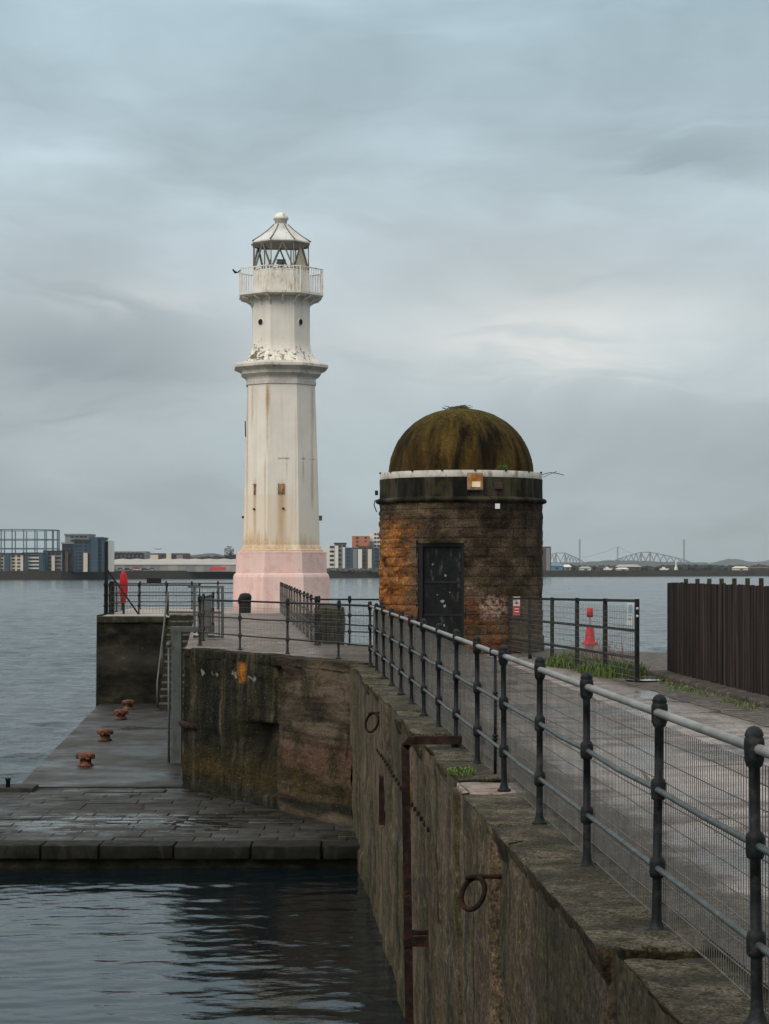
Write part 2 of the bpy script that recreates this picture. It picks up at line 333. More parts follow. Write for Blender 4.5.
def M_dome():
    t = NT('mossy dome render'); p = t.obj(); uv = t.uv(); x, y, z = t.xyz(p)
    st = t.noise(t.map(uv, (2.6, .55, 1)), 1, 6, .7, .5); n = t.noise(p, 1.8, 6, .65); f = t.noise(p, 20, 5, .75)
    c = t.ramp(st, [(.3, (.012,.010,.005)), (.44, (.042,.030,.011)), (.58, (.095,.068,.018)), (.75, (.16,.115,.04))])
    top = t.rng(t.math('ADD', z, t.rng(n, 0, 1, -.9, .9)), 4.85, 5.35, 0, .8)
    c = t.mix(top, c, t.ramp(f, [(.32, (.045,.043,.009)), (.5, (.14,.128,.024)), (.7, (.25,.22,.045))]))
    c = t.mix(t.rng(t.noise(p, 3.2, 6, .75), .52, .6, 0, .55), c, t.ramp(f, [(.32, (.016,.017,.004)), (.5, (.06,.058,.012)), (.7, (.14,.125,.03))]))
    c = t.mix(t.rng(n, .52, .64, 0, .6), c, t.ramp(f, [(.3, (.012,.010,.004)), (.7, (.10,.066,.016))]))
    c = t.mix(t.rng(f, .45, .36, 0, .6), c, (.006,.005,.003))
    c = t.mix(t.rng(t.voro(p, 9), .10, .05, 0, .6), c, (.20,.18,.10))
    lowd = t.rng(t.math('ADD', z, t.rng(st, .35, .65, -.5, .5)), 4.8, 4.1, 0, .5)
    c = t.mix(lowd, c, t.ramp(st, [(.3, (.010,.007,.004)), (.5, (.04,.024,.011)), (.7, (.10,.055,.022))]))
    c = t.mix(1, c, (.62,.55,.44), 'MULTIPLY')
    return t.out(c, .95, 0, t.bump(t.math('ADD', t.math('MULTIPLY', f, 1.2), st), .6, .03), .12)
def M_lh(base, name, rust=1.0):
    t = NT(name); p = t.obj(); x, y, z = t.xyz(p)
    n = t.noise(p, .9, 5, .6); st = t.noise(t.map(p, (3.5,3.5,.16)), 1, 5, .65); f = t.noise(p, 12, 4, .7)
    k = t.rng(n, .3, .7, .88, 1.04)
    c = t.mix(1, base, t.vec(k, k, k), 'MULTIPLY')
    c = t.mix(t.rng(st, .5, .8, 0, .5), c, (.50,.40,.28))
    c = t.mix(t.rng(t.noise(t.map(p, (7,7,.22), (2,5,0)), 1, 5, .7), .68-.02*rust, .78, 0, .8*rust), c, (.34,.16,.055))
    c = t.mix(t.rng(t.noise(t.map(p, (1,1,.6)), 7, 5, .75), .70, .74, 0, .7), c, (.16,.10,.06))
    return t, p, x, y, z, n, st, f, c
def M_shaft():
    t, p, x, y, z, n, st, f, c = M_lh((.80,.745,.655), 'weathered cream paint')
    xn = t.math('ADD', x, t.rng(f, 0, 1, -.05, .05))
    for cx, w, za, zb, a in ((.10, .15, 2.8, 4.9, 1.0), (-.98, .06, 2.7, 5.0, .85), (-.47, .03, 6.4, 9.1, .9), (-.45, .07, 8.0, 8.9, .9), (-1.30, .03, 3.0, 9, .7), (1.28, .05, 4.2, 9, .55), (.66, .025, 3.2, 8.0, .4), (-.55, .03, 2.6, 6, .6), (.95, .03, 5.2, 6.05, .7), (.3, .03, 5.4, 6.05, .6), (-1.1,.03,7.5,9,.5)):
        m = t.mul(t.mul(t.band(xn, cx-w, cx+w, w*.7), t.band(z, za, zb, .35)), t.rng(st, .3, .6, .4*a, a))
        c = t.mix(m, c, (.36,.19,.075))
    patch = t.mul(t.band(xn, -1.6, .52, .01), t.band(z, 2.6, 4.6, .02))       # patch of a different coat
    c = t.mix(t.math('MULTIPLY', patch, .28), c, (.66,.50,.33))
    c = t.mix(t.mul(t.rng(z, 5.4, 3.0, 0, .5), t.rng(n, .4, .6, .2, 1)), c, (.72,.56,.37))
    low = t.mul(t.rng(t.math('ADD', z, t.rng(st, 0, 1, -1.2, 1.2)), 3.0, 2.5, 0, 1), .75)
    c = t.mix(low, c, t.mix(t.rng(f, .35, .65, 0, 1), (.62,.42,.22), (.36,.19,.08)))
    seam = t.mul(t.band(t.math('ADD', z, t.rng(f, 0, 1, -.03, .03)), 6.0, 6.05, .02), t.mul(t.rng(x, -.25, -.2, 0, 1), t.rng(t.noise(p, 4, 3), .45, .55, 0, .8)))
    c = t.mix(seam, c, (.2,.11,.06))
    return t.out(c, .6, 0, t.bump(t.math('ADD', f, n), .25, .015))
def M_drum():
    t, p, x, y, z, n, st, f, c = M_lh((.81,.755,.675), 'flaking cream paint', .6)
    nn = t.math('ADD', t.noise(p, 5.5, 6, .78), t.math('ADD', t.rng(x, -.3, -.95, -.035, .035), t.rng(z, 10.95, 10.15, -.10, .045)))
    fl = t.rng(nn, .555, .565, 0, .95)
    c = t.mix(fl, c, t.mix(t.rng(f, .45, .6, 0, 1), (.035,.03,.02), (.16,.11,.045)))
    return t.out(c, .6, 0, t.bump(f, .3, .015))
def M_pink():
    t, p, x, y, z, n, st, f, c = M_lh((.76,.50,.455), 'faded pink paint', .6)
    c = t.mix(t.rng(st, .42, .62, 0, .6), c, (.78,.62,.57))
    c = t.mix(t.rng(t.noise(p, 2.2, 6, .7), .54, .62, 0, .5), c, (.62,.36,.33))
    c = t.mix(t.mul(t.rng(t.noise(p, 9, 4, .75), .62, .68, 0, .8), t.rng(x, .4, .9, .25, 1)), c, (.20,.10,.09))
    c = t.mix(t.rng(t.math('ADD', z, t.rng(n, 0, 1, -.3, .3)), .25, .0, 0, .6), c, (.42,.30,.25))
    return t.out(c, .7, 0, t.bump(f, .25, .015))
def M_wood():
    t = NT('dark stained slats'); p = t.pos(); i = t.isl()
    n = t.noise(t.map(p, (6,6,.4)), 1, 5, .65); f = t.noise(t.map(p, (30,30,1.5)), 1, 4, .7)
    c = t.ramp(n, [(.3, (.008,.005,.004)), (.52, (.024,.015,.012)), (.75, (.06,.041,.034))])
    c = t.mix(t.rng(i, .2, 1, 0, .85), c, (.010,.006,.005))
    kk = t.rng(f, .3, .7, .6, 1.5); c = t.mix(1, c, t.vec(kk, kk, kk), 'MULTIPLY')
    return t.out(c, .8, 0, t.bump(f, .4, .01), .25)
def M_rust():
    t = NT('rusted iron'); p = t.pos(); n = t.noise(p, 8, 6, .7); f = t.noise(p, 60, 4, .7)
    c = t.ramp(n, [(.3, (.008,.005,.004)), (.5, (.020,.010,.008)), (.7, (.055,.022,.012))])
    return t.out(c, .9, 0, t.bump(f, .8, .015), .25)
def M_rust_orange():
    t = NT('orange rust'); p = t.obj(); n = t.noise(p, 7, 6, .7); f = t.noise(p, 40, 4, .7)
    c = t.ramp(n, [(.32, (.016,.007,.005)), (.5, (.10,.031,.014)), (.7, (.25,.085,.036))])
    return t.out(c, .85, 0, t.bump(f, .6, .02))
def M_iron():
    t = NT('black painted iron'); p = t.pos(); n = t.noise(p, 9, 5, .7); f = t.noise(p, 70, 4, .7)
    c = t.ramp(n, [(.35, (.004,.005,.006)), (.6, (.011,.013,.014)), (.75, (.032,.034,.032))])
    c = t.mix(t.rng(t.noise(p, 16, 5, .75), .66, .74, 0, .6), c, (.09,.05,.028))
    return t.out(c, t.rng(n, .3, .7, .42, .7), 0, t.bump(f, .5, .008), .22)
def M_rail():
    t = NT('worn grey handrail'); p = t.pos(); n = t.noise(p, 2.2, 6, .75); f = t.noise(p, 60, 4, .7)
    c = t.ramp(n, [(.2, (.12,.12,.115)), (.55, (.25,.245,.235)), (.9, (.34,.33,.31))])
    c = t.mix(t.rng(t.noise(p, 11, 5, .75), .6, .7, 0, .6), c, (.10,.075,.055))
    return t.out(c, t.rng(n, .3, .7, .35, .6), .35, t.bump(f, .25, .004))
def M_water(name, near):
    t = NT(name); p = t.pos()
    w1 = t.noise(t.map(p, (.4, 1.0, 1)), 4.5 if near else .55, 3, .5, .25)
    w2 = t.noise(t.map(p, (.7, 1.0, 1)), 9 if near else 1.9, 3, .55, .2)
    if near: nm = t.bump(t.math('ADD', t.math('MULTIPLY', w1, .5), t.math('MULTIPLY', w2, .35)), .42, .03)
    else: 
        w3 = t.noise(p, 5.5, 3, .6)
        h = t.math('ADD', t.math('ADD', t.math('MULTIPLY', w1, 1.0), t.math('MULTIPLY', w2, .42)), t.math('MULTIPLY', w3, .12))
        nm = t.bump(h, 1.0, .35)
    m = t.out((.004,.008,.010) if near else (.012,.022,.026), .04 if near else .10, 0, nm)
    t.b.inputs['IOR'].default_value = 1.27 if near else 1.33
    return m
def M_glass():
    t = NT('lantern glass'); t.b.inputs['Transmission Weight'].default_value = 1
    t.b.inputs['IOR'].default_value = 1.1
    return t.out((.93,.93,.90), .03)
def M_grass():
    t = NT('grass blades'); i = t.isl()
    return t.out(t.ramp(i, k=1, stops=[(0, (.025,.055,.008)), (.5, (.065,.135,.014)), (.8, (.12,.165,.03)), (1, (.19,.13,.06))]), .6)
def M_facade(name, wall, glass=(.05,.065,.08)):
    return simple(name, wall, .8, 0, .12, .2, .1, 3)

WALL, BAST, COPE, DECK, QUAYM, BLOCK = M_wall(), M_bastion(), M_coping(), M_deck(), M_quay(), M_blockwall()
STONE, PARA, DOME, SHAFT, DRUM, PINK = M_stone(), M_parapet(), M_dome(), M_shaft(), M_drum(), M_pink()
WOOD, RUST, RUSTO, IRON, RAIL, GLASS, GRASS = M_wood(), M_rust(), M_rust_orange(), M_iron(), M_rail(), M_glass(), M_grass()
HARB, SEA, OPEN = M_water('harbour water', True), M_water('sea water', False), M_water('open sea water', False)
for n_ in OPEN.node_tree.nodes:
    if n_.type == 'BUMP': n_.inputs['Distance'].default_value = 1.1
OPEN.node_tree.nodes['Principled BSDF'].inputs['Roughness'].default_value = .3
WIRE = simple('galvanised wire', (.14,.132,.12), .5, .3, .35, 8)
CREAM = simple('cream trim paint', (.77,.73,.66), .6, 0, .14, 2, .2, 20, (.4,.27,.16), .38)
OCHRE = simple('ochre rust on paint', (.42,.22,.09), .8, 0, .5, 6, .3, 20, (.12,.05,.025), .48)
PANEL = simple('yellowed blank panel', (.66,.57,.42), .6, 0, .15, 3)
CORN = simple('grey cream cornice', (.60,.56,.50), .7, 0, .2, 2, .25, 20, (.25,.22,.16), .36)
DARKM = simple('dark lattice metal', (.19,.175,.145), .5, .2, .3, 6)
BLACK = simple('matt black', (.012,.012,.013), .6, 0, .3, 5)
DOORM = simple('scuffed black door', (.006,.007,.008), .8, 0, .5, 3, .25, 25, (.07,.07,.07), .36)
GREYM = simple('grey galvanised steel', (.10,.11,.105), .5, .3, .25, 4, .2, 30, (.08,.06,.045), .36)
PALE = simple('pale weathered board', (.55,.53,.49), .7, 0, .2, 3)
WHITEB = simple('dirty white flashing', (.50,.47,.42), .6, 0, .2, 2.5, .2, 20, (.22,.19,.15), .4)
RED = simple('red plastic', (.50,.018,.03), .4, 0, .15, 4)
REDB = simple('red buoy paint', (.45,.02,.03), .5, 0, .15, 2)
CONC = simple('grey concrete', (.17,.165,.15), .85, 0, .3, 1.5, .4, 20, (.05,.05,.035), .4)
STEPS = simple('weedy step concrete', (.13,.125,.10), .8, 0, .3, 2, .4, 20, (.035,.035,.02), .45)
MOSSW = simple('mossy parapet stone', (.05,.05,.028), .95, 0, .5, 2, .6, 14, (.022,.022,.014), .5)
SIGNW = simple('white sign', (.75,.75,.73), .5, 0, .05, 5, .05)
SIGNR = simple('red sign', (.65,.03,.035), .5, 0, .08, 5, .05)
SIGNB = simple('blue sign', (.30,.46,.56), .5, 0, .1, 5, .05)
AMBER = simple('amber glass', (.36,.14,.03), .3, 0, .8, 6, .1)
SOIL = simple('wet rubble soil', (.065,.055,.045), .7, 0, .5, 2.5, .8, 18, (.14,.125,.11), .42)

# ------------------------------------------------------------------ water
def sea():
    X0, X1, Y0, Y1, D = -17.0, 4.0, 14.0, 37.0, .06
    nx, ny = int((X1-X0)/D), int((Y1-Y0)/D)
    xs = np.linspace(X0, X1, nx+1); ys = np.linspace(Y0, Y1, ny+1); X, Y = np.meshgrid(xs, ys)
    Z = np.zeros_like(X); rs = np.random.RandomState(3)
    for k in range(46):
        lam = .24*(1.042**k)*(1+.2*rs.rand()); th = PI/2+rs.normal(0, .38) ; q = 2*PI/lam
        amp = .0016*lam*(1.5 if lam < .8 else .9)
        ph = q*(X*math.cos(th)+Y*math.sin(th))+rs.rand()*9+.6*np.sin(.5*X+rs.rand()*6)*np.sin(.4*Y+rs.rand()*6)
        Z += amp*np.sin(ph)*(.6+.4*np.sin(.31*X+.2*Y+rs.rand()*6))
    Z *= .55+.45*np.tanh((X+8+.25*(Y-20))/3.0)*.6 + .2
    e = np.minimum(np.minimum(X-X0, X1-X), np.minimum(Y-Y0, Y1-Y)); Z *= np.clip(e/.8, 0, 1)
    v = np.stack([X, Y, Z+WATER], -1).reshape(-1, 3)
    i = np.arange(nx*ny); r, c = i//nx, i % nx; a = r*(nx+1)+c
    f = np.stack([a, a+1, a+nx+2, a+nx+1], -1)
    mb = MB(); mb.v = v.tolist(); mb.f = f.tolist(); mb.sm = [True]*len(mb.f)
    struct('harbour_water', mb, HARB)
    # open water round the pier: finer near, coarser far
    us = np.linspace(-1, 1, 441); ys = [37.0]
    while ys[-1] < 1560: ys.append(ys[-1]+.16+.0036*(ys[-1]-37))
    ys = np.array(ys); U, Y = np.meshgrid(us, ys); X = U*(50+np.maximum(0, Y-150)*.26)
    Z = np.zeros_like(X)
    for k in range(84):
        lam = .75*(1.042**k)*(1+.2*rs.rand()); th = PI/2-.35+rs.normal(0, .5); q = 2*PI/lam
        ph = q*(X*math.cos(th)+Y*math.sin(th))+rs.rand()*9+.9*np.sin(.23*X+rs.rand()*6)*np.sin(.19*Y+rs.rand()*6)
        s_ = np.sin(ph); a_ = .0085*lam**.85 if lam < 2 else .0153*(2/lam)**.45
        Z += a_*(s_+.25*(s_*s_-.5))*np.clip((lam/(.0095*Y)-.6)/.8, 0, 1)
    Z *= .75+.25*np.sin(.06*X+.03*Y)*np.sin(.045*Y+1)
    Z *= np.clip((Y-37)/.8, 0, 1)*np.clip((1-np.abs(U))/.02, 0, 1)
    n2x, n2y = len(us)-1, len(ys)-1; Y2 = float(ys[-1])
    v = np.stack([X, Y, Z+WATER], -1).reshape(-1, 3); i = np.arange(n2x*n2y); r, c = i//n2x, i % n2x; a = r*(n2x+1)+c
    mb = MB(); mb.v = v.tolist(); mb.f = np.stack([a, a+1, a+n2x+2, a+n2x+1], -1).tolist(); mb.sm = [True]*len(mb.f)
    struct('pier_water', mb, SEA)
    B = 30000
    mb = MB()
    mb.add([(-B,-300,WATER),(B,-300,WATER),(B,Y0,WATER),(-B,Y0,WATER)], [(0,1,2,3)])
    mb.add([(-B,Y0,WATER),(X0,Y0,WATER),(X0,Y1,WATER),(-B,Y1,WATER)], [(0,1,2,3)])
    mb.add([(X1,Y0,WATER),(B,Y0,WATER),(B,Y1,WATER),(X1,Y1,WATER)], [(0,1,2,3)])
    xe = 50+(Y2-150)*.26
    for g_ in (-1, 1): mb.add([(g_*B,Y1,WATER),(g_*50,Y1,WATER),(g_*50,150,WATER),(g_*xe,Y2,WATER),(g_*B,Y2,WATER)], [(0,1,2,3,4)[::-g_]])
    mb.add([(-B,Y2,WATER),(B,Y2,WATER),(B,B,WATER),(-B,B,WATER)], [(0,1,2,3)])
    struct('sea', mb, OPEN)
sea()

# ------------------------------------------------------------------ pier: deck, wall, coping, bastion
def ex(Y): return 1.675-.0609*Y      # wall face
def railx(Y): return 1.984-.0609*Y
A = (ex(38.0), 38.0); Bp = (-4.66, 45.0)
WL = (-6.62, 69.5)
deck = MB()
outline = [(ex(2)+.52, 2), (ex(37.9)+.42, 38.05), (A[0]-.12, 38.5), (Bp[0]+.12, 45.2), (Bp[0], 47.0), (-.15, 47.0), (.2, 46.9), (3.4, 45.4), (6.3, 42.6), (14, 42.3), (14, 2)]
deck.poly(outline, 0)
deck.add([(Bp[0], 47, 0), (-1.0, 47, 0), (-3.55, 75, .15), (-6.62, 72.35, .15), (-6.62, 69.5, .14)], [(0,1,2,3,4)])
struct('pier_deck', deck, DECK)
# rough sea-side edge and outer faces of the pier
w = MB()
pts = [(-.15,47.02), (.2,46.92), (3.4,45.42), (6.3,42.62), (14,42.32)]
for (x0,y0),(x1,y1) in zip(pts, pts[1:]): w.add([(x0,y0,-.004),(x1,y1,-.004),(x1,y1,-4.2),(x0,y0,-4.2)], [(0,1,2,3)])
w.add([(-1.0,47.02,-.004),(-.15,47.02,-.004),(-.15,47.02,-4.2),(-1,47.02,-4.2)], [(0,1,2,3)])
w.add([(-1.0,47.02,-.004),(-3.55,75,.14),(-3.55,75,-4.2),(-1,47.02,-4.2)], [(3,2,1,0)])
w.add([(Bp[0],47,-.004),(WL[0],69.5,.13),(WL[0],69.5,-4.2),(Bp[0],47,-4.2)], [(0,1,2,3)])
w.add([(WL[0],69.5,.13),(WL[0],72.35,.14),(WL[0],72.35,-4.2),(WL[0],69.5,-4.2)], [(0,1,2,3)])
tag(w.build('sea_wall', BLOCK), 'dark concrete outer faces of the pier below the walkway to the lighthouse', 'sea wall')

hw = thing('harbour_wall', 'long streaked brown harbour wall below the near railing, with mossy coping stones', 'harbour wall', (ex(8), 8, WATER))
def wall_mesh():
    mb = MB(); Ys = [3.0]
    while Ys[-1] < 38.02: Ys.append(Ys[-1]+max(.05, .006*Ys[-1]))
    Ys[-1] = 38.02
    zs = np.linspace(-.02, -4.0, 56); vs = []; fs = []; n = len(zs)
    for y in Ys:
        for z in zs:
            d = .03*fbm(y*.5, z*.9, 3)+.010*fbm(y*4, z*4, 7)
            d += .09*max(0, mn.noise(Vector((math.floor(y/1.9)*3.1+.37, 5.2, math.floor(z/1.6)*1.7+.4))))      # lifts of shuttering
            if (y % 1.9) < .06: d -= .07
            if 14.2 < y < 16.15: d += .07        # a slab that stands proud of its neighbours
            d += .02*(-z)/4
            vs.append((ex(y)-d+.055*(-z)/3.5, y, z))
    for i in range(len(Ys)-1):
        for j in range(n-1): fs.append((i*n+j, i*n+j+1, (i+1)*n+j+1, (i+1)*n+j))
    mb.add(vs, fs, True); return mb
o = wall_mesh().build('wall_face', WALL, hw); o.matrix_parent_inverse = hw.matrix_world.inverted()
def at_world(o, parent):      # the mesh is in world coordinates: undo the parent's place
    o.parent = parent; o.location = (-parent.location.x, -parent.location.y, -parent.location.z); o.matrix_parent_inverse.identity(); return o
at_world(o, hw)

def stone_block(mb, x0, x1, y0, y1, z0, z1, rough=.02, seed=0, d=.09, shear=0, bv=.028, tuck=0):
    bm = bmesh.new(); bmesh.ops.create_cube(bm, size=1)
    for v in bm.verts:
        v.co.x = x0 if v.co.x < 0 else x1; v.co.y = y0 if v.co.y < 0 else y1; v.co.z = z0 if v.co.z < 0 else z1
    bmesh.ops.bevel(bm, geom=bm.edges[:], offset=min(bv, (z1-z0)*.3), segments=2, profile=.6, affect='EDGES')
    L = max(x1-x0, y1-y0, z1-z0)
    for _ in range(3):
        es = [e for e in bm.edges if e.calc_length() > d*1.6]
        if not es: break
        bmesh.ops.subdivide_edges(bm, edges=es, cuts=1, use_grid_fill=True)
    bmesh.ops.triangulate(bm, faces=[f for f in bm.faces if len(f.verts) > 4])
    for v in bm.verts:
        x, y, z = v.co
        n = mn.noise_vector(Vector((x*3.1+seed*7.7, y*3.1, z*3.1)))+.5*mn.noise_vector(Vector((x*9+seed, y*9, z*9)))
        v.co += n*rough
        v.co.x += shear*(y-y0)
        if tuck: v.co.x += tuck*max(0, (z1-z)/(z1-z0))**1.6
    bm.verts.index_update()
    mb.add([v.co.copy() for v in bm.verts], [[v.index for v in f.verts] for f in bm.faces], True)
    bm.free()
cop = MB(); y = 4.3; k = 0
spec = [(4.3, 6.6, -.05, -.05), (6.62, 9.46, -.05, -.045), (9.58, 12.3, .04, -.015), (12.33, 14.2, .03, -.025), (14.23, 16.2, .045, -.03)]
for (a, b, off, zt) in spec:
    xa = 1.65-.0609*a-off
    stone_block(cop, xa, xa+.62, a, b, -.30, zt, .020, k, .075, -.0609, tuck=.09); k += 1
y = 17.15
while y < 37.4:
    L = random.uniform(.7, 1.6); b = min(y+L, 37.6); off = random.uniform(-.05, .06)
    xa = 1.65-.0609*y-off
    stone_block(cop, xa, xa+.62, y, b-.03, -.3, random.uniform(-.03, .015), .026, k, .11, -.0609, tuck=.11); k += 1; y = b
stone_block(cop, 1.65-.0609*16.25-.03, 1.65-.0609*16.25+.62, 16.22, 17.13, -.3, -.07, .03, 76, .1, -.0609, tuck=.11)
at_world(cop.build('coping', COPE, hw), hw)
slab = MB(); stone_block(slab, 1.65-.0609*16.25+.0, 1.65-.0609*16.25+.62, 16.25, 17.10, -.10, -.03, .010, 77, .12, -.0609)
at_world(tag(slab.build('patched_coping', simple('pale pink cement patch', (.24,.185,.16), .6, 0, .35, 3, .4, 20, (.08,.07,.05), .42)), 'pale pinkish cement coping patch'), hw)

def bastion():
    b = thing('bastion_wall', 'dark stained concrete bastion face rising from the stone quay, orange mark near its top', 'bastion wall', (-2.6, 42, QUAY))
    d = Vector((Bp[0]-A[0], Bp[1]-A[1], 0)); L = d.length; d.normalize(); nrm = Vector((-d.y, d.x, 0))
    if nrm.y > 0: nrm = -nrm
    path = []; R = .35
    s = -.1
    while s < L-R: path.append((Vector((A[0], A[1], 0))+d*s, nrm, s)); s += .075
    # rounded corner, then back along the walkway
    c = Vector((A[0], A[1], 0))+d*(L-R)-nrm*R
    d2 = Vector((WL[0]-Bp[0], WL[1]-Bp[1], 0)).normalized(); n2 = Vector((-d2.y, d2.x, 0))
    if n2.x > 0: n2 = -n2
    a0 = math.atan2(nrm.y, nrm.x); a1 = math.atan2(n2.y, n2.x)
    if a1 > a0: a1 -= 2*PI
    for q in range(1, 11):
        a = a0+(a1-a0)*q/10; v = Vector((math.cos(a), math.sin(a), 0)); path.append((c+v*R, v, L-R+R*q*.12))
    e = path[-1][0]
    for q in range(1, 12): path.append((e+d2*q*.4, n2, L+q*.4))
    zs = [-.001]+list(np.linspace(-.02, -3.5, 58)); vs = []; fs = []; n = len(zs)
    for (p, nn, s) in path:
        for z in zs:
            dd = .05*fbm(s*.6, z*1.2, 11)+.02*fbm(s*4, z*4, 2)
            # undercut hole, joint, tops worn round
            hx = -2.16-p.x
            if 0 < hx < .80 and -2.85 < z < -1.38: dd -= .34*min(1, hx/.12)*min(1, (.80-hx)/.25)*min(1, (-1.38-z)/.04)*(.35+.65*max(0, 1-(-1.5-z)/1.3))
            if abs(p.x+2.2) < .05: dd -= .05
            if abs(p.x+2.2) < .10 and z > -.42: dd -= .12
            if z > -.16: dd -= .10*(1-(-z)/.16)**1.5
            if z < -.45 and p.x < -2.2: dd -= .03
            dd += .05*(-z)/3.5
            q = p+nn*dd; vs.append((q.x, q.y, z if z > -.01 else z+.02*fbm(s*2, z*2, 9)))
    for i in range(len(path)-1):
        for j in range(n-1): fs.append((i*n+j, (i+1)*n+j, (i+1)*n+j+1, i*n+j+1))
    mb = MB(); mb.add(vs, fs, True); at_world(mb.build('wall_face', BAST, b), b)
    # worn kerb stones along its top
    kb = MB(); s = 0.05; k = 0
    while s < L-.35:
        l = random.uniform(.7, 1.3); e = min(s+l, L-.3)
        tmp = MB(); stone_block(tmp, 0, e-s-.02, 0, .42, -.18, random.uniform(.0, .03), .025, 40+k, .14)
        o0 = Vector((A[0], A[1], 0))+d*s+nrm*.01
        kb.add([o0+d*v[0]-nrm*v[1]+Vector((0,0,v[2])) for v in [Vector(t) for t in tmp.v]], [f[::-1] for f in tmp.f], True); s = e; k += 1
    at_world(kb.build('kerb', BAST, b), b)
    # dark hole with debris in the face, put in as a rust-dark tube
    st = MB(); q0 = Vector((A[0], A[1], 0))+d*(L-.30)+nrm*.03
    st.tube([q0-d*.0+nrm*-.05+Vector((0,0,-1.66)), q0+nrm*.06-d*.1+Vector((0,0,-1.655)), q0-d*.5+nrm*.07+Vector((0,0,-1.68)), q0-d*.75+nrm*-.05+Vector((0,0,-1.72))], [.05,.075,.07,.05], 8)
    at_world(st.build('dark_hole', RUST, b), b)
    return d, nrm, L
BD, BN, BL = bastion()

# lower quay: flagstones in rows, long smooth arm, kerb blocks along the water
q = MB()
q.add([(-20,35.45,QUAY-.14),(2,35.45,QUAY-.14),(2,43,QUAY-.14),(-8.2,44.8,QUAY-.14),(-20,43,QUAY-.14)], [(0,1,2,3,4)])
for x0, y0, x1, y1 in ((-20,35.45,2,35.45),(-20,43,-8.2,44.8)): q.add([(x0,y0,QUAY-.15),(x1,y1,QUAY-.15),(x1,y1,-4.4),(x0,y0,-4.4)], [(0,1,2,3)])
struct('quay_base', q, BLOCK)
fl = MB(); y = 36.08; row = 0
while y < 44.6:
    h = random.uniform(.42, .62); x = -16+random.uniform(0, 1)
    xmax = min(1.2, -.4 if y < 38.4 else A[0]-(y-38)*.553+.15)
    while x < xmax:
        l = random.uniform(.55, 1.3)
        lim = 43+ (x+20)/11.8*1.8
        if y+h < lim+.2:
            dz = random.gauss(0, .006)-.0
            stone_block(fl, x, min(x+l, xmax+.4)-.014, y, y+h-.014, QUAY-.15, QUAY+dz, .003, row*31+x, .5, 0, .010)
        x += l
    y += h; row += 1
struct('quay_paving', fl, QUAYM)
kb = MB(); x = -15.2
while x < 1.0:
    l = random.uniform(.95, 1.5)
    stone_block(kb, x, x+l-.03, 35.30+random.uniform(-.05,.05), 36.06, QUAY-.23, QUAY+.01+random.gauss(0,.010), .016, x, .14, 0, .02); x += l
tag(kb.build('quay_edge', simple('dark wet edge stone', (.007,.0075,.005), .8, 0, .6, 2, .6, 18, (.022,.022,.016), .42)), kind='structure')
kb = MB(); x = -15.0
while x < 1.0:
    l = random.uniform(1.1, 1.9)
    if random.random() < .8: stone_block(kb, x, x+l-.05, 35.52+random.uniform(-.05,.08), 35.95, -4.3, QUAY-.25, .03, x+9, .22)
    x += l
tag(kb.build('quay_footing', simple('black weedy stone', (.010,.011,.007), .8, 0, .5, 3, .6, 20)), kind='structure')
arm = MB()
def qx(Y): return -8.26-(Y-45.1)*.0766
vs = []; fs = []; nyy = 60
for i in range(nyy+1):
    Y = 44.7+i*(72.4-44.7)/nyy
    for k, X in enumerate([qx(Y), qx(Y)+.5, qx(Y)+1.4, -6.5, -5.2, -4.2]): vs.append((X+.02*fbm(Y, k, 1), Y, QUAY+.03+.012*fbm(Y*.7, X*.7, 5)))
for i in range(nyy):
    for k in range(5): fs.append((i*6+k, i*6+k+1, i*6+k+7, i*6+k+6))
arm.add(vs, fs, True)
n0 = len(arm.v)
for i in range(nyy):
    a, b = vs[i*6], vs[(i+1)*6]
    arm.add([a, b, (b[0]-.15, b[1], -4.4), (a[0]-.15, a[1], -4.4)], [(0,1,2,3)])
a = vs[0]; b = vs[5]; arm.add([a, b, (b[0], b[1], QUAY-.15), (a[0], a[1], QUAY-.15)], [(0,3,2,1)])
def M_arm():
    t = NT('wet quay concrete'); p = t.pos(); n = t.noise(p, .35, 5, .6); m = t.noise(p, 1.6, 5, .65); f = t.noise(p, 20, 4, .7)
    c = t.ramp(m, [(.3, (.010,.010,.009)), (.5, (.024,.023,.020)), (.72, (.05,.046,.04))])
    c = t.mix(t.rng(t.noise(p, .8, 4, .6), .55, .66, 0, .6), c, (.025,.026,.02))
    return t.out(c, t.ramp(n, k=1, stops=[(.42, .72), (.54, .46), (.66, .18)]), 0, t.bump(t.math('ADD', f, m), .4, .014), .35)
struct('quay_arm', arm, M_arm())
kb = MB(); x = -14
stone_block(kb, -9.0, -7.75, 43.9, 44.66, QUAY-.3, QUAY+.10, .03, 3, .2)
stone_block(kb, -10.8, -9.05, 43.5, 44.2, QUAY-.3, QUAY+.05, .03, 5, .2)
struct('quay_kerb', kb, QUAYM)

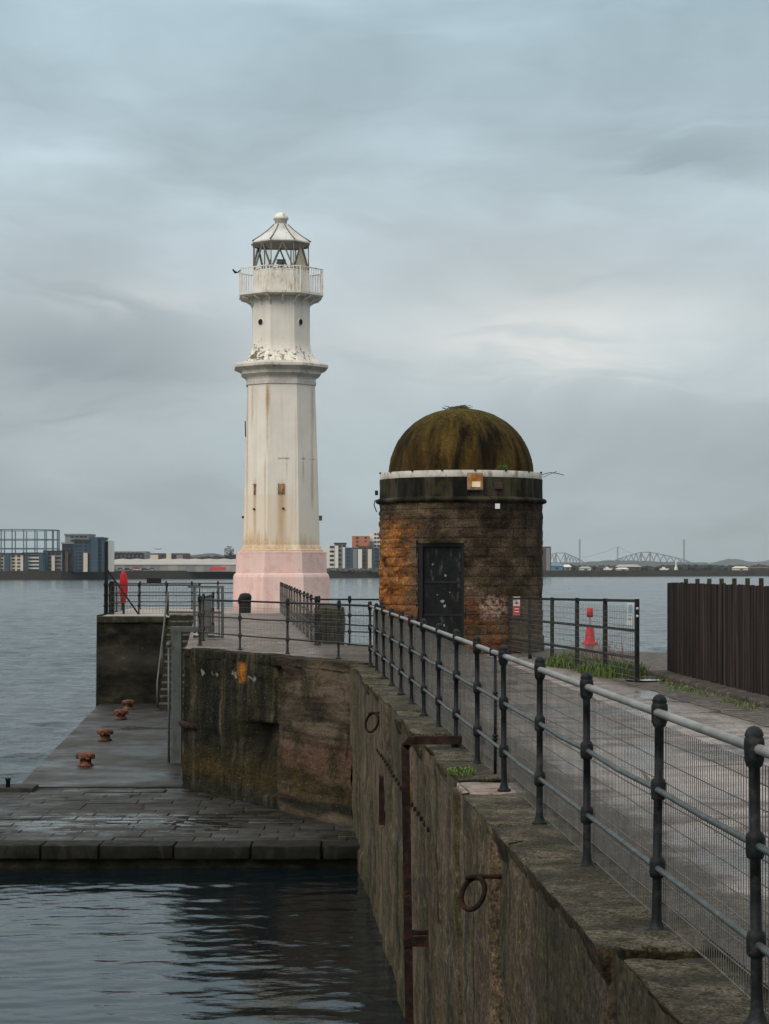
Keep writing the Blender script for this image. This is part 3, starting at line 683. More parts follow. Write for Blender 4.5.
# lighthouse platform
pf = thing('lighthouse_platform', 'square dark concrete block with weedy front carrying lighthouse and lifebuoy', 'platform', (-6.4, 79, QUAY))
mb = MB(); vs = []; fs = []; zs = np.linspace(.04, -4.2, 30); xs = np.linspace(-10.47, -6.75, 40)
for X in xs:
    for z in zs: vs.append((X, 72.4-.05*fbm(X, z, 4)-.10*(-z/4)+.0, z))
for i in range(len(xs)-1):
    for j in range(len(zs)-1): fs.append((i*30+j, i*30+j+1, (i+1)*30+j+1, (i+1)*30+j))
mb.add(vs, fs, True)
mb.add([(-10.47,72.45,.12),(-10.9,87,.12),(-10.9,87,-4.2),(-10.5,72.4,-4.2)], [(0,1,2,3)])
mb.add([(-2.1,75,.12),(-2.1,87,.12),(-2.1,87,-4.2),(-2.1,75,-4.2)], [(3,2,1,0)])
mb.add([(-6.75,72.42,.12),(-2.1,74.9,.12),(-2.1,74.9,-4.2),(-6.75,72.42,-4.2)], [(3,2,1,0)])
at_world(mb.build('block', BLOCK, pf), pf)
mb = MB(); mb.add([(-10.42,72.40,.05),(-6.75,72.40,.05),(-3.5,74.8,.146),(-2.1,74.8,.14),(-2.1,87,.14),(-10.9,87,.14)], [(0,1,2,3,4,5)])
at_world(mb.build('top', simple('pale worn concrete', (.33,.29,.26), .6, 0, .25, 1.2, .3, 15), pf), pf)
mb = MB(); stone_block(mb, -10.45, -7.95, 72.3, 72.75, -.15, .075, .02, 8, .25); at_world(mb.build('kerb', MOSSW, pf), pf)

st = thing('quay_stairs', 'steep concrete steps with pale edges climbing from the quay to the platform', 'stairs', (-7.3, 70.5, QUAY))
mb = MB(); N = 14
for i in range(N):
    z1 = QUAY+.03+(i+1)*(3.22/N); y0 = 68.9+i*.25
    mb.box(-7.8, -6.66, y0, 72.5, QUAY if i == 0 else z1-3.22/N-.002, z1-.03)
at_world(mb.build('steps', simple('dark weedy riser', (.03,.03,.02), .85, 0, .4, 3), st), st)
mb = MB()
for i in range(N):
    z1 = QUAY+.03+(i+1)*(3.22/N); y0 = 68.9+i*.25
    mb.box(-7.8, -6.66, y0-.02, y0+.27, z1-.03, z1+.03)
at_world(mb.build('treads', STEPS, st), st)
mb = MB(); mb.tube([(-7.86, 68.9, QUAY+.1), (-7.86, 68.9, QUAY+1.0), (-7.86, 72.2, .95), (-7.86, 72.3, .1)], .035, 8)
mb.tube([(-7.86, 70.4, QUAY+1.2), (-7.86, 70.4, QUAY+2.3)], .03, 8)
at_world(mb.build('handrail', GREYM, st), st)

# ------------------------------------------------------------------ railings
def post_mesh(h=1.165):
    k = h/1.165
    pr = [(.056,0),(.056,.014),(.044,.02),(.036,.035),(.028,.06),(.0245,.11),(.0235,.262),(.024,.265),(.036,.272),(.040,.29),(.040,.345),(.036,.362),(.024,.37),
          (.0225,.645),(.034,.652),(.039,.67),(.039,.73),(.034,.747),(.0225,.755),(.0225,1.0),(.033,1.01),(.040,1.03),(.042,1.10),(.040,1.115),(.035,1.12),(.039,1.128),(.032,1.148),(.018,1.16),(.0001,1.165)]
    return MB().lathe([(r, z*k) for r, z in pr], 16)
_pm = post_mesh().build('post', IRON); POSTME = _pm.data; bpy.data.objects.remove(_pm)
def add_post(parent, x, y, z=0, sc_=1.0, rot=0):
    o = bpy.data.objects.new('post', POSTME); COL.objects.link(o); o.parent = parent
    o.location = Vector((x, y, z))-parent.location; o.scale = (1, 1, sc_); o.rotation_euler = (random.gauss(0, .006), random.gauss(0, .006), rot)
    return o
def mesh_panel(parent, a, b, z0, z1, dz0=0, dz1=0, sv=.046, sh=.102, w=.0036, off=None, name='mesh_panel', mat=None):
    a = Vector((a[0], a[1], 0)); b = Vector((b[0], b[1], 0)); d = b-a; L = d.length; d.normalize()
    n = Vector((-d.y, d.x, 0)); o = n*(off or 0); mb = MB(); k = int(L/sv); off0 = (L-k*sv)/2
    for i in range(k+1):
        s = off0+i*sv; p = a+d*s+o; zz = dz0+(dz1-dz0)*s/L; wob = n*(.006*mn.noise(Vector((s*3, a.y, 1))))
        mb.bar(p+wob+Vector((0,0,z0+zz)), p+wob*.3+Vector((0,0,z1+zz)), w)
    k = int((z1-z0)/sh)
    for i in range(k+1):
        z = z0+i*sh; sag = .008*math.sin(i*2.1+a.y)
        m = (a+b)/2+o+Vector((0,0,z+(dz0+dz1)/2+sag)); wh = w*1.35
        mb.bar(a+o+Vector((0,0,z+dz0)), m, wh); mb.bar(m, b+o+Vector((0,0,z+dz1)), wh)
    ob = mb.build(name, mat or WIRE, parent); at_world(ob, parent); return ob

def railing(label, pts, hs=1.0, zf=None, top_m=None, post_idx=None, mesh=True, group=None, top_r=.0215, sub=0, **kw):
    """pts: post positions (x, y, z)"""
    t = thing('pier_railing', label, 'railing', pts[0], group)
    for p in pts: add_post(t, *p, hs, rot=random.uniform(0, 3))
    for nm, h, r, m in (('top_rail', 1.075*hs, top_r, top_m or IRON), ('middle_rail', .70*hs, .0155, IRON), ('lower_rail', .318*hs, .0155, IRON)):
        mb = MB(); pp = []
        for i, p in enumerate(pts):
            pp.append((p[0], p[1], p[2]+h))
            if i < len(pts)-1 and h < 1:
                q_ = pts[i+1]; pp.append(((p[0]+q_[0])/2, (p[1]+q_[1])/2, (p[2]+q_[2])/2+h-random.uniform(.0, .014)))
        mb.tube(pp, r, 10); at_world(mb.build(nm, m, t), t)
    if mesh:
        for a, b in zip(pts, pts[1:]): mesh_panel(t, a, b, .04, 1.04, a[2], b[2], **kw)
    return t
ypost = [5.95, 8.0, 10.05, 12.2, 14.3, 16.4, 18.45, 20.5, 22.55, 24.6, 26.65, 28.7, 30.75, 32.8, 34.85, 36.85]
GREYRAIL = RAIL
t = railing('long black iron railing with grey handrail and wire mesh along the near wall edge', [(railx(y), y, -.035+.035*max(0, min(1, (y-13)/20))) for y in ypost], 1.035, top_m=RAIL, off=-.05)
# mid rails of the near run are worn to grey as well
for c in t.children:
    if c.name.startswith(('middle_rail', 'lower_rail')):
        c.data.materials.clear(); c.data.materials.append(simple('worn dark rail', (.075,.085,.085), .45, .3, .35, 7))
# thin pole tied to the mesh beyond the sixth post
mb = MB(); mb.tube([(railx(17.2)+.02, 17.2, .03), (railx(17.2)+.02, 17.2, 1.06)], .014, 8)
for z in (.33, .36, .70, .73): mb.tube([(railx(17.2)+.02, 17.2, z-.01), (railx(17.2)+.02, 17.2, z+.01)], .024, 8)
for z in (1.08,): mb.tube([(railx(17.2)-.0, 17.2, z-.03), (railx(17.2)-.0, 17.2, z+.035)], .03, 10)
at_world(mb.build('tie_pole', IRON, t), t)
def onface(s, inset): 
    v = Vector((A[0], A[1], 0))+BD*s-BN*inset; return v
bp = []
for s in (1.15, 3.0, 4.85, 6.75, 7.72):
    v = onface(s, .45); bp.append((v.x, v.y, .03))
bp = [(railx(36.85), 36.85, .03)]+bp[:4]+[(-4.30, 46.3, .03)]
bastion_pts = [(px(338.5,39.4),39.4,.02), (px(287.5,41.6),41.6,.02), (px(240,43.8),43.8,.02), (px(199.5,46.2),46.2,.02)]
t2 = railing('black railing across the bastion top between corner post and grey gate', [(px(381,37.6),37.6,.02)]+bastion_pts, sv=.075, sh=.15, off=.05)
# return railing beside the stairs head
t3 = railing('short mesh railing running back from the bastion corner towards the stairs', [(px(200.5,46.35),46.35,.02), (-4.42,48.6,.04), (-4.40,51.0,.06)], sv=.05, sh=.10, w=.007, off=.03)
# walkway railing on the sea side
wp = [(px(316,46.9)+(px(281,76)-px(316,46.9))*k/12, 46.9+(76-46.9)*k/12, .005*k*2.4) for k in range(13)]
t4 = railing('railing along the right side of the paved walkway to the lighthouse', wp, sv=.3, sh=.22, w=.006, off=.05)
t5 = railing('railing above the sea from the walkway to the domed shelter', [(px(319,46.85),46.85,.01), (px(349.5,46.8),46.8,.01), (px(381,46.6),46.6,.01)], sv=.1, sh=.17, off=.05)
t6 = railing('front railing on the platform edge beside the lifebuoy housing', [(-10.05,72.75,.14), (-8.98,72.75,.14), (-7.95,72.75,.14), (-6.75,72.7,.14)], sv=.12, sh=.2, w=.008)
t7 = railing('back railing on the far platform edge left of the lighthouse', [(px(114,82),82,.14)]+[(px(114,82)+k*1.07, 82, .14) for k in range(1, 6)], sv=.12, sh=.2, w=.008)
t8 = railing('side railing on the left platform edge behind the dark mast', [(-10.25,72.9,.14), (-10.4,75.4,.14), (-10.5,78,.14), (-10.6,80.4,.14)], sv=.2, sh=.25, w=.008)
tag(simple_board := MB().box(-.3,.3,-.02,.02,-.1,.1).build('notice_board', BLACK, loc=(px(154,81.9),81.9,pz(580.6,81.9))), 'small dark board fixed above the platform back railing', 'board')

# grey gate
g = thing('steel_gate', 'grey steel gate frame standing open behind the bastion corner post', 'gate', (-4.3, 50.2, .02))
mb = MB(); x0, x1, yy = px(194.5,50.2), px(222.5,50.2), 50.2
mb.bar((x0,yy,.05),(x0,yy,1.36),.06); mb.bar((x1,yy,.05),(x1,yy,1.38),.07); mb.bar((px(188,50.2),yy,1.35),(x1,yy,1.35),.05)
mb.bar((px(168,50.2),yy,.71),(x1,yy,.70),.05,.06); mb.bar((x0,yy,.09),(x1,yy,.09),.05); mb.bar((px(219,50.2),yy,.1),(px(219,50.2),yy,1.33),.03)
at_world(mb.build('frame', GREYM, g), g)
mesh_panel(g, (x0,yy), (x1,yy), .1, 1.33, sv=.06, sh=.4, w=.006, name='infill')

# right-hand fence with flat posts
fr = thing('pier_fence', 'black flat-barred fence with wire infill running from the shelter towards the wooden enclosure', 'fence', (3.97, 31.3, 0))
fp = [(3.97-.264*k, 31.3+2.14*k) for k in range(6)]
for (x, y) in fp:
    mb = MB(); mb.box(-.035,.035,-.03,.03,0,1.33-.0105*(y-31.3)); o = mb.build('post', IRON, fr, .006); o.location = Vector((x, y, 0))-fr.location
for nm, h in (('top_rail', 1.30), ('middle_rail', .83), ('lower_rail', .40)):
    mb = MB(); a, b = fp[0], fp[-1]
    mb.bar((a[0],a[1],h), (b[0],b[1],h-(.12 if h > 1 else .07)), .03, .045); at_world(mb.build(nm, IRON, fr), fr)
for a, b in zip(fp, fp[1:]):
    mesh_panel(fr, a, b, .1, 1.2, sv=.12, sh=.10, w=.0045, off=.03)

# ------------------------------------------------------------------ signs on that fence
def sign(name, label, x, y, z, w, h, parts, tilt=0):
    t = thing(name, label, 'sign', (x, y, z)); t.rotation_euler = (0, tilt, 0)
    MB().box(-w/2, w/2, -.004, .004, 0, h).build('plate', SIGNW, t)
    for (nm, m, bx) in parts:
        MB().box(bx[0], bx[1], -.009, -.005, bx[2], bx[3]).build(nm, m, t)
    return t
def text_on(t, s, x, z, size, m, y=-.012):
    cu = bpy.data.curves.new('lettering', 'FONT'); cu.body = s; cu.size = size; cu.align_x = 'CENTER'; cu.extrude = .001
    cu.materials.append(m); o = bpy.data.objects.new('lettering', cu); COL.objects.link(o); o.parent = t
    o.location = (x, y, z); o.rotation_euler = (PI/2, 0, 0); return o
xs_, ys_ = px(516.5, 41.6), 41.6
s1 = sign('warning_sign', 'small red and white warning sign on the fence by the shelter', xs_, ys_, pz(615,41.6), .145, .38, [('red_panel', SIGNR, (-.07,.07,.01,.19))])
tri = MB(); tri.add([(-.035,-.008,.23),(.035,-.008,.23),(0,-.008,.30)], [(0,1,2)]); tri.build('symbol', SIGNR, s1)
bar_ = MB(); bar_.box(-.045,.045,-.012,-.010,.12,.14); bar_.box(-.045,.045,-.012,-.010,.06,.08); bar_.build('text_line', SIGNW, s1)
xs2 = fp[0][0]+.264*0-.18; s2 = sign('notice_sign', 'narrow blue and white notice hanging crooked beside the end fence post', px(629,32.6), 32.55, pz(625,32.6), .10, .36, [('blue_panel', SIGNB, (-.03,.03,.20,.34))], .05)
mb = MB(); mb.box(-.02,.02,-.008,-.005,.08,.12); mb.box(-.03,.03,-.008,-.005,.15,.17); mb.build('text_line', SIGNB, s2)
for zz, lab in ((1.18, 'upper'), (1.06, 'lower')):
    o = MB().lathe([(.022,0),(.022,.003)], 10).build('sticker', PALE, loc=(3.97, 31.262, zz)); o.rotation_euler = (PI/2, 0, 0)
    tag(o, '%s pale sticker on the end post of the black fence' % lab, 'sticker')

# ------------------------------------------------------------------ wooden enclosure
en = thing('slatted_fence', 'dark brown upright plank fence standing on a concrete plinth at right', 'fence', (4.75, 33, 0))
fa, fb = Vector((px(668,33.2), 33.2, 0)), Vector((px(790,25.5), 25.5, 0)); dd = (fb-fa); LL = dd.length; dd.normalize(); nn = Vector((dd.y, -dd.x, 0))
if nn.x > 0: nn = -nn
mb = MB(); s = 0; k = 0
while s < LL:
    wd = random.choice((.075, .085, .09)); p = fa+dd*(s+wd/2)+nn*random.choice((0, .003, .006, .012))
    zt = 1.575+.006*random.gauss(0,1); zb = .10+random.uniform(-.02,.02)
    mb.obox((p.x,p.y,(zt+zb)/2), dd, nn, (0,0,1), wd/2-.007, .012, (zt-zb)/2); s += wd; k += 1
at_world(mb.build('planks', WOOD, en), en)
mb = MB()
for z in (.35, 1.3): mb.bar(fa-nn*.05+Vector((0,0,z)), fb-nn*.05+Vector((0,0,z)), .05, .09)
at_world(mb.build('rail', WOOD, en), en)
for s in np.arange(.3, LL, 1.9):
    p = fa+dd*s-nn*.10; mb = MB(); mb.box(p.x-.06,p.x+.06,p.y-.06,p.y+.06,.0,1.5); at_world(mb.build('post', WOOD, en), en)
en2 = thing('slatted_fence', 'mossy topped back row of planks just showing above the brown fence', 'fence', (5.0, 34, 0))
mb = MB(); a2, b2 = Vector((px(686,34.6),34.6,0)), Vector((px(800,29.5),29.5,0)); d2 = b2-a2; L2 = d2.length; d2.normalize(); s = 0
while s < L2:
    p = a2+d2*s; mb.obox((p.x,p.y,.83), Vector((1,0,0)), Vector((0,1,0)), (0,0,1), .037, .006, .80+.008*s); s += .60
at_world(mb.build('planks', simple('mossy old planks', (.032,.026,.018), .9, 0, .4, 4, .4, 20, (.05,.055,.018), .5), en2), en2)
pl = MB(); c0 = fa+dd*(-.2); 
for i in range(7):
    tmp = MB(); stone_block(tmp, 0, (LL+.4)/7-.02, -.22, .22, -.05, .10, .015, 60+i, .2)
    o0 = c0+dd*(i*(LL+.4)/7)
    pl.add([o0+dd*v[0]+nn*(v[1]+.12)+Vector((0,0,v[2])) for v in tmp.v], tmp.f, True)
at_world(pl.build('plinth', simple('earthy concrete', (.06,.05,.04), .9, 0, .5, 2, .6, 18, (.13,.12,.10), .4), en), en)

# verge of wet rubble and grass at the right
vg = MB(); vs = []; fs = []; nu, nv = 60, 26
for i in range(nu+1):
    Y = 20+i*(42.2-20)/nu
    for j in range(nv+1):
        edge = 5.85-.062*Y*1.06 + .12*fbm(Y*.8, 0, 2)
        if Y > 31: edge += (Y-31)*.0+0.0
        X = edge+(j/nv)**1.4*(7.5)
        e = min(1, j/5)
        vs.append((X, Y, .006+e*(.02+.035*abs(fbm(X*1.6, Y*1.6, 8)))))
for i in range(nu):
    for j in range(nv): a = i*(nv+1)+j; fs.append((a, a+1, a+nv+2, a+nv+1))
vg.add(vs, fs, True); struct('rubble_verge', vg, SOIL)
def grass(label, patches, name='grass'):
    mb = MB()
    for (cx, cy, rx, ry, n, hgt) in patches:
        for _ in range(n):
            a, r = random.uniform(0, 2*PI), math.sqrt(random.random()); x, y = cx+rx*r*math.cos(a), cy+ry*r*math.sin(a)
            h = hgt*random.uniform(.4, 1.15)*(1-.45*r*r); th = random.uniform(0, 2*PI); l = random.uniform(.1, .65)*h; w_ = random.uniform(.006, .013)
            u = Vector((math.cos(th), math.sin(th), 0)); v = Vector((-u.y, u.x, 0)); b = Vector((x, y, .0))
            m_ = b+u*l*.35+Vector((0,0,h*.65)); tp = b+u*l+Vector((0,0,h))
            mb.add([b-v*w_, b+v*w_, m_+v*w_*.8, m_-v*w_*.8, tp], [(0,1,2,3),(3,2,4)])
    o = mb.build(name, GRASS); tag(o, label, 'grass', kind='stuff'); return o
gp = []
for k in range(46):
    s = random.random(); gp.append((px(556+76*s, 38-5.2*s)+random.gauss(0,.12), 38-5.2*s+random.gauss(0,.25), .34, .45, 190, random.uniform(.12,.30)))
grass('bright green grass tufts growing along the foot of the black fence', gp)
gp = [(px(x,Y), Y, .22, .5, 110, .09) for x, Y in ((672,30.5),(690,30),(700,28.8),(683,29.4),(735,26.5),(712,28),(660,31.6),(752,25.6))]
grass('sparse low grass along the plinth of the wooden fence', gp)
grass('small bright grass tuft on the coping beside the railing', [(1.65-.0609*17.6+.10, 17.6, .13, .34, 300, .055), (1.65-.0609*21+.15, 21, .16, .5, 120, .03)])
wd = MB()
for k in range(46):
    s = random.random(); x, y = px(600+12*random.gauss(0,1),36), 36+random.gauss(0,.4); h = random.uniform(.25,.6)
    wd.tube([(x,y,0),(x+random.gauss(0,.06),y,h*.6),(x+random.gauss(0,.1),y,h)], [.006,.005,.003], 4)
tag(wd.build('dead_stems', simple('russet stems', (.20,.10,.055), .8)), 'russet dead weed stems rising behind the bright grass', 'weeds', kind='stuff')
pd = MB(); pd.lathe([(.30,0),(.34,-.004)], 18); o = pd.build('puddle', NTP := (lambda: (lambda t: t.out((.05,.05,.05), .02))(NT('puddle water')))()); o.location = (px(646,31.8), 31.8, .045); o.scale = (1,1.6,1); tag(o, kind='structure')

# ------------------------------------------------------------------ domed shelter
PX, PY, PR = 1.69, 44.0, 1.80
pv = thing('domed_shelter', 'round rusty brown stone shelter with mossy dome and black door', 'shelter', (PX, PY, 0))
phi = math.radians(-90-16.6); hwA = math.asin(.52/PR); DT = 2.36
def drum():
    n = 360; zs = list(np.arange(0, 3.26, .0235)); zs[-1] = 3.262; zs = [z for z in zs]; m = len(zs); vs = []; fs = []; uvs = []
    dz = min(range(m), key=lambda i: abs(zs[i]-DT))
    for z in zs:
        for k in range(n):
            a = 2*PI*k/n; ux, uy = math.cos(a), math.sin(a)
            er = max(0, -ux-.25)*1.0 + .35
            d = .015*fbm(ux*3, uy*3, z*3)+.03*er*fbm(ux*9, uy*9, z*8)
            c = z/.205; 
            if abs(c-round(c)) < .10: d -= .003+.008*er
            rowoff = int(c) % 2*.5
            if er > .6: d -= .05*er*max(0, mn.noise(Vector((ux*2, uy*2, z*4))))
            if z < .35: d += .03
            r = PR+d-.0; vs.append((r*ux, r*uy, z))
    for i in range(m-1):
        for k in range(n):
            am = 2*PI*(k+.5)/n; da = (am-phi+PI) % (2*PI)-PI
            if abs(da) < hwA and i < dz: continue
            k2 = (k+1) % n; fs.append((i*n+k, i*n+k2, (i+1)*n+k2, (i+1)*n+k))
            u0, u1 = PR*2*PI*k/n, PR*2*PI*(k+1)/n; uvs.append([(u0,zs[i]),(u1,zs[i]),(u1,zs[i+1]),(u0,zs[i+1])])
    mb = MB(); mb.add(vs, fs, True, uvs); return mb
drum().build('wall', STONE, pv)
# door with jambs, set back in the wall
dr = bpy.data.objects.new('door', None); 
e = Vector((math.cos(phi), math.sin(phi), 0)); tg = Vector((-e.y, e.x, 0))
if tg.x < 0: tg = -tg
def dp(u, r, z): return e*r+tg*u+Vector((0,0,z))
mb = MB(); Rf = PR*math.cos(hwA)
for sgn in (-1, 1): mb.obox(dp(sgn*.525, Rf-.20, DT/2), tg, e, (0,0,1), .025, .19, DT/2+.02)
mb.obox(dp(0, Rf-.20, DT+.02), tg, e, (0,0,1), .55, .19, .03)
mb.build('jamb', PARA, pv)
mb = MB(); mb.obox(dp(.03, Rf-.10, DT/2), tg, e, (0,0,1), .47, .025, DT/2)
do = mb.build('door', DOORM, pv, .004)
mb = MB(); mb.obox(dp(-.45, Rf-.06, DT/2), tg, e, (0,0,1), .045, .05, DT/2); mb.obox(dp(.475, Rf-.06, DT/2), tg, e, (0,0,1), .022, .05, DT/2); mb.obox(dp(.03, Rf-.06, DT-.04), tg, e, (0,0,1), .44, .05, .035)
mb.build('frame', BLACK, do)
for z in (.82, 1.52):
    mb = MB(); mb.obox(dp(.03, Rf-.07, z), tg, e, (0,0,1), .425, .012, .025); mb.build('door_rail', BLACK, do)
mb = MB()
for (u, z, s) in ((.08,1.66,.03),(.02,1.12,.05),(.07,1.02,.045),(-.1,1.25,.02),(.18,1.3,.02),(-.2,1.9,.03),(.05,.6,.03)):
    a = random.random()*3; q0 = dp(u, Rf-.072, z); mb.add([q0+tg*math.cos(a+k*1.57)*s*random.uniform(.4,1.2)+Vector((0,0,1))*math.sin(a+k*1.57)*s*random.uniform(.5,1.3) for k in range(4)], [(0,1,2,3)])
mb.build('paint_scuff', simple('pale scuffs', (.22,.23,.23), .6), do)
MB().lathe([(1.80,3.22),(1.86,3.24),(1.89,3.27),(1.89,3.30),(1.86,3.33),(1.81,3.345)], 96, caps=False).build('belt', PARA, pv)
def pbnd():
    mb = MB(); pr = [(1.80,3.34),(1.80,3.36),(1.795,3.6),(1.80,3.76)]; mb.lathe(pr, 96, caps=False); return mb
pbnd().build('parapet', PARA, pv)
fl_ = MB(); fl_.lathe([(1.785,3.74),(1.79,3.76),(1.79,3.895),(1.78,3.902),(1.55,3.906)], 96, caps=False); fl_.build('flashing', WHITEB, pv)
for a in np.linspace(0, 2*PI, 17)[:-1]:
    MB().obox((1.795*math.cos(a+.13),1.795*math.sin(a+.13),3.905), (-math.sin(a+.13),math.cos(a+.13),0), (math.cos(a+.13),math.sin(a+.13),0), (0,0,1), .02, .02, .02).build('clip', PARA, pv)
def dome():
    mb = MB(); n, m = 128, 40; vs = []; fs = []; uvs = []
    for i in range(m+1):
        th = i/m*PI/2*.995
        for k in range(n):
            a = 2*PI*k/n; r = 1.60*math.cos(th)**.93; z = 3.87+1.47*math.sin(th)
            d = .008*fbm(math.cos(a)*4, math.sin(a)*4, z*4)+.007*fbm(math.cos(a)*14, math.sin(a)*14, z*14)
            vs.append(((r+d*math.cos(th))*math.cos(a), (r+d*math.cos(th))*math.sin(a), z+d*math.sin(th)))
    for i in range(m):
        for k in range(n):
            k2 = (k+1) % n; fs.append((i*n+k, i*n+k2, (i+1)*n+k2, (i+1)*n+k)); uvs.append([(1.6*6.283*k/n, i*.06),(1.6*6.283*(k+1)/n, i*.06),(1.6*6.283*(k+1)/n, (i+1)*.06),(1.6*6.283*k/n, (i+1)*.06)])
    fs.append(tuple(m*n+k for k in range(n))); uvs.append([(0,0)]*n)
    mb.add(vs, fs, True, uvs); return mb
dome().build('dome', DOME, pv)
mb = MB()
for k in range(70):
    a = random.uniform(0, 2*PI); r = abs(random.gauss(0, .16)); x, y = r*math.cos(a)-.05, r*math.sin(a); z = 5.325-r*r*.35
    h = random.uniform(.03, .11); mb.tube([(x,y,z),(x+random.gauss(0,.05),y+random.gauss(0,.05),z+h*.6),(x+random.gauss(0,.09),y,z+h)], [.014,.011,.005], 5)
mb.build('weed_tuft', simple('dead weed', (.06,.055,.045), .9), pv)
mb = MB()
for k in range(60):
    a = random.uniform(0, 2*PI); x, z, y = .85+random.gauss(0,.07), 3.90, -1.36+random.gauss(0,.05); mb.tube([(x,y,z),(x+random.gauss(0,.05),y-.02,z+random.uniform(.05,.16))], [.008,.003], 4)
mb.build('weed_tuft', simple('green weed', (.07,.10,.03), .8), pv)
mb = MB(); mb.tube([(1.78,-.2,3.88),(1.95,-.25,3.92),(2.1,-.3,3.9),(2.25,-.3,3.86)], .008, 5); mb.tube([(1.8,-.2,3.82),(1.98,-.2,3.9),(2.1,-.2,3.95)], .006, 5)
mb.tube([(-1.82,-.3,3.32),(-1.9,-.3,3.3),(-1.92,-.3,3.2),(-1.86,-.3,3.05)], .012, 5)
mb.build('loose_wire', BLACK, pv)
mb = MB(); mb.box(-1.9,-1.83,-.35,-.25,3.42,3.52); mb.build('wall_lamp', BLACK, pv)
mb = MB(); mb.box(.64,.82,-1.72,-1.60,3.50,3.64); mb.build('junction_box', simple('brown box', (.06,.035,.03), .6), pv, .01)
mb = MB(); mb.box(.66,.76,-1.73,-1.66,3.08,3.19); mb.build('wall_plate', SIGNW, pv)
fl2 = thing('floodlight', 'square amber-glassed floodlight on the white band of the domed shelter', 'floodlight', (PX+.225, PY-1.80, 3.47))
mb = MB(); mb.obox((0,-.06,.18), (1,0,0), (0,1,-.12), (0,.12,1), .165, .07, .185); mb.build('housing', simple('stained lamp housing', (.24,.19,.14), .6, 0, .4, 6), fl2, .015)
mb = MB(); mb.obox((0,-.136,.195), (1,0,0), (0,1,-.12), (0,.12,1), .135, .006, .15); mb.build('glass', AMBER, fl2)
mb = MB(); mb.obox((.02,-.155,.12), (1,0,0), (0,1,-.12), (0,.12,1), .09, .004, .06); mb.build('reflector', simple('pale lens', (.75,.62,.42), .3), fl2)
mb = MB(); mb.box(-.03,.03,-.0,.06,.05,.25); mb.build('bracket', BLACK, fl2)

# ------------------------------------------------------------------ lighthouse
LX, LY, LZ = -4.16, 80.0, .14; S = 80/F
lh = thing('lighthouse', 'tall cream octagonal lighthouse with pink base and glazed lantern', 'lighthouse', (LX, LY, LZ))
def zz(y, Y=78.75): return pz(y, Y if y < 545 else 80)-LZ
R8 = 1/math.cos(PI/8); ROT = math.radians(22.5+6)
def oct(prof, mat, name, parent=lh, bevel=0, smooth=None, rot=ROT):
    return MB().lathe([(r*S*R8, z) for r, z in prof], 8, rot=rot, smooth=False).build(name, mat, parent, bevel, smooth)
oct([(47.5,-.2),(47,zz(577)),(46.2,zz(574.5)),(44.6,zz(573)),(44.2,zz(554)),(44.4,zz(552.5)),(43,zz(552))], PINK, 'plinth')
oct([(41.5,zz(552.6)),(41.3,zz(550.5)),(39.6,zz(549)),(38.6,zz(546.5)),(37.8,zz(545))], SHAFT, 'base_moulding')
oct([(37.7,zz(545.2)),(35.9,zz(470)),(33.2,zz(383))], SHAFT, 'shaft')
oct([(34.4,zz(383.4)),(34.2,zz(380)),(33.8,zz(378)),(34.6,zz(376)),(37,zz(374)),(39,zz(372.8)),(39.2,zz(370)),(40,zz(369)),(43.5,zz(367.3)),(46,zz(366)),(46,zz(363.5)),(44.5,zz(362)),(36,zz(360))], CORN, 'cornice')
pr = []
for i in range(15):
    f_ = i/14; pr.append((28.3+8.2*(1-f_)**2.6 if f_ < 1 else 28.3, zz(360.2-f_*24)))
pr.append((28.2, zz(293)))
oct(pr, DRUM, 'upper_drum')
# flakes where the paint has come off are in the material; portholes are real rings with dark glass
for cx in (262, 301.5):
    dx = (cx-281)*S; fa_ = -PI/2+math.radians(6)+(-PI/4 if dx < 0 else PI/4)
    ap = 28.25*S
    # position on the diagonal face
    nrm = Vector((math.cos(fa_), math.sin(fa_), 0)); tgv = Vector((-nrm.y, nrm.x, 0))
    u = (dx-nrm.x*ap)/tgv.x; c = nrm*ap+tgv*u; zc = zz(320.8)
    ring = MB(); ring.tube([c+nrm*.008+tgv*.135*math.cos(k*PI/12)+Vector((0,0,zc+.135*math.sin(k*PI/12))) for k in range(24)], .018, 6, closed=True)
    po = ring.build('porthole', CREAM, lh)
    gl = MB(); gl.add([c+nrm*.006+tgv*.12*math.cos(k*PI/12)+Vector((0,0,zc+.12*math.sin(k*PI/12))) for k in range(24)], [tuple(range(24))]); gl.build('glass', BLACK, po)
# gallery
GR = 41.2
oct([(27,zz(294.6)),(40.2,zz(294.2)),(GR,zz(293.4)),(GR,zz(291)),(27,zz(290.6))], CREAM, 'gallery')
for k in range(16):
    a = ROT+PI/8+k*PI/8; n_ = Vector((math.cos(a), math.sin(a), 0)); r0, r1 = 27.5*S*(R8 if k % 2 else 1), 39*S*(R8 if k % 2 else 1)
    mb = MB(); mb.tube([n_*r0+Vector((0,0,zz(304))), n_*(r0+.06)+Vector((0,0,zz(300))), n_*(r0+(r1-r0)*.5)+Vector((0,0,zz(296.6))), n_*r1+Vector((0,0,zz(294.6)))], [.03,.045,.05,.05], 6)
    mb.build('bracket', CREAM, lh)
gc = [Vector((GR*S*R8*math.cos(ROT+k*PI/4), GR*S*R8*math.sin(ROT+k*PI/4), 0))*.985 for k in range(8)]
zb_, zt_ = zz(290.8), zz(266.8)
gr_ = MB()
for k in range(8):
    a, b = gc[k], gc[(k+1) % 8]
    gr_.bar(a+Vector((0,0,zt_)), b+Vector((0,0,zt_)), .04)
go = gr_.build('gallery_rail', CREAM, lh)
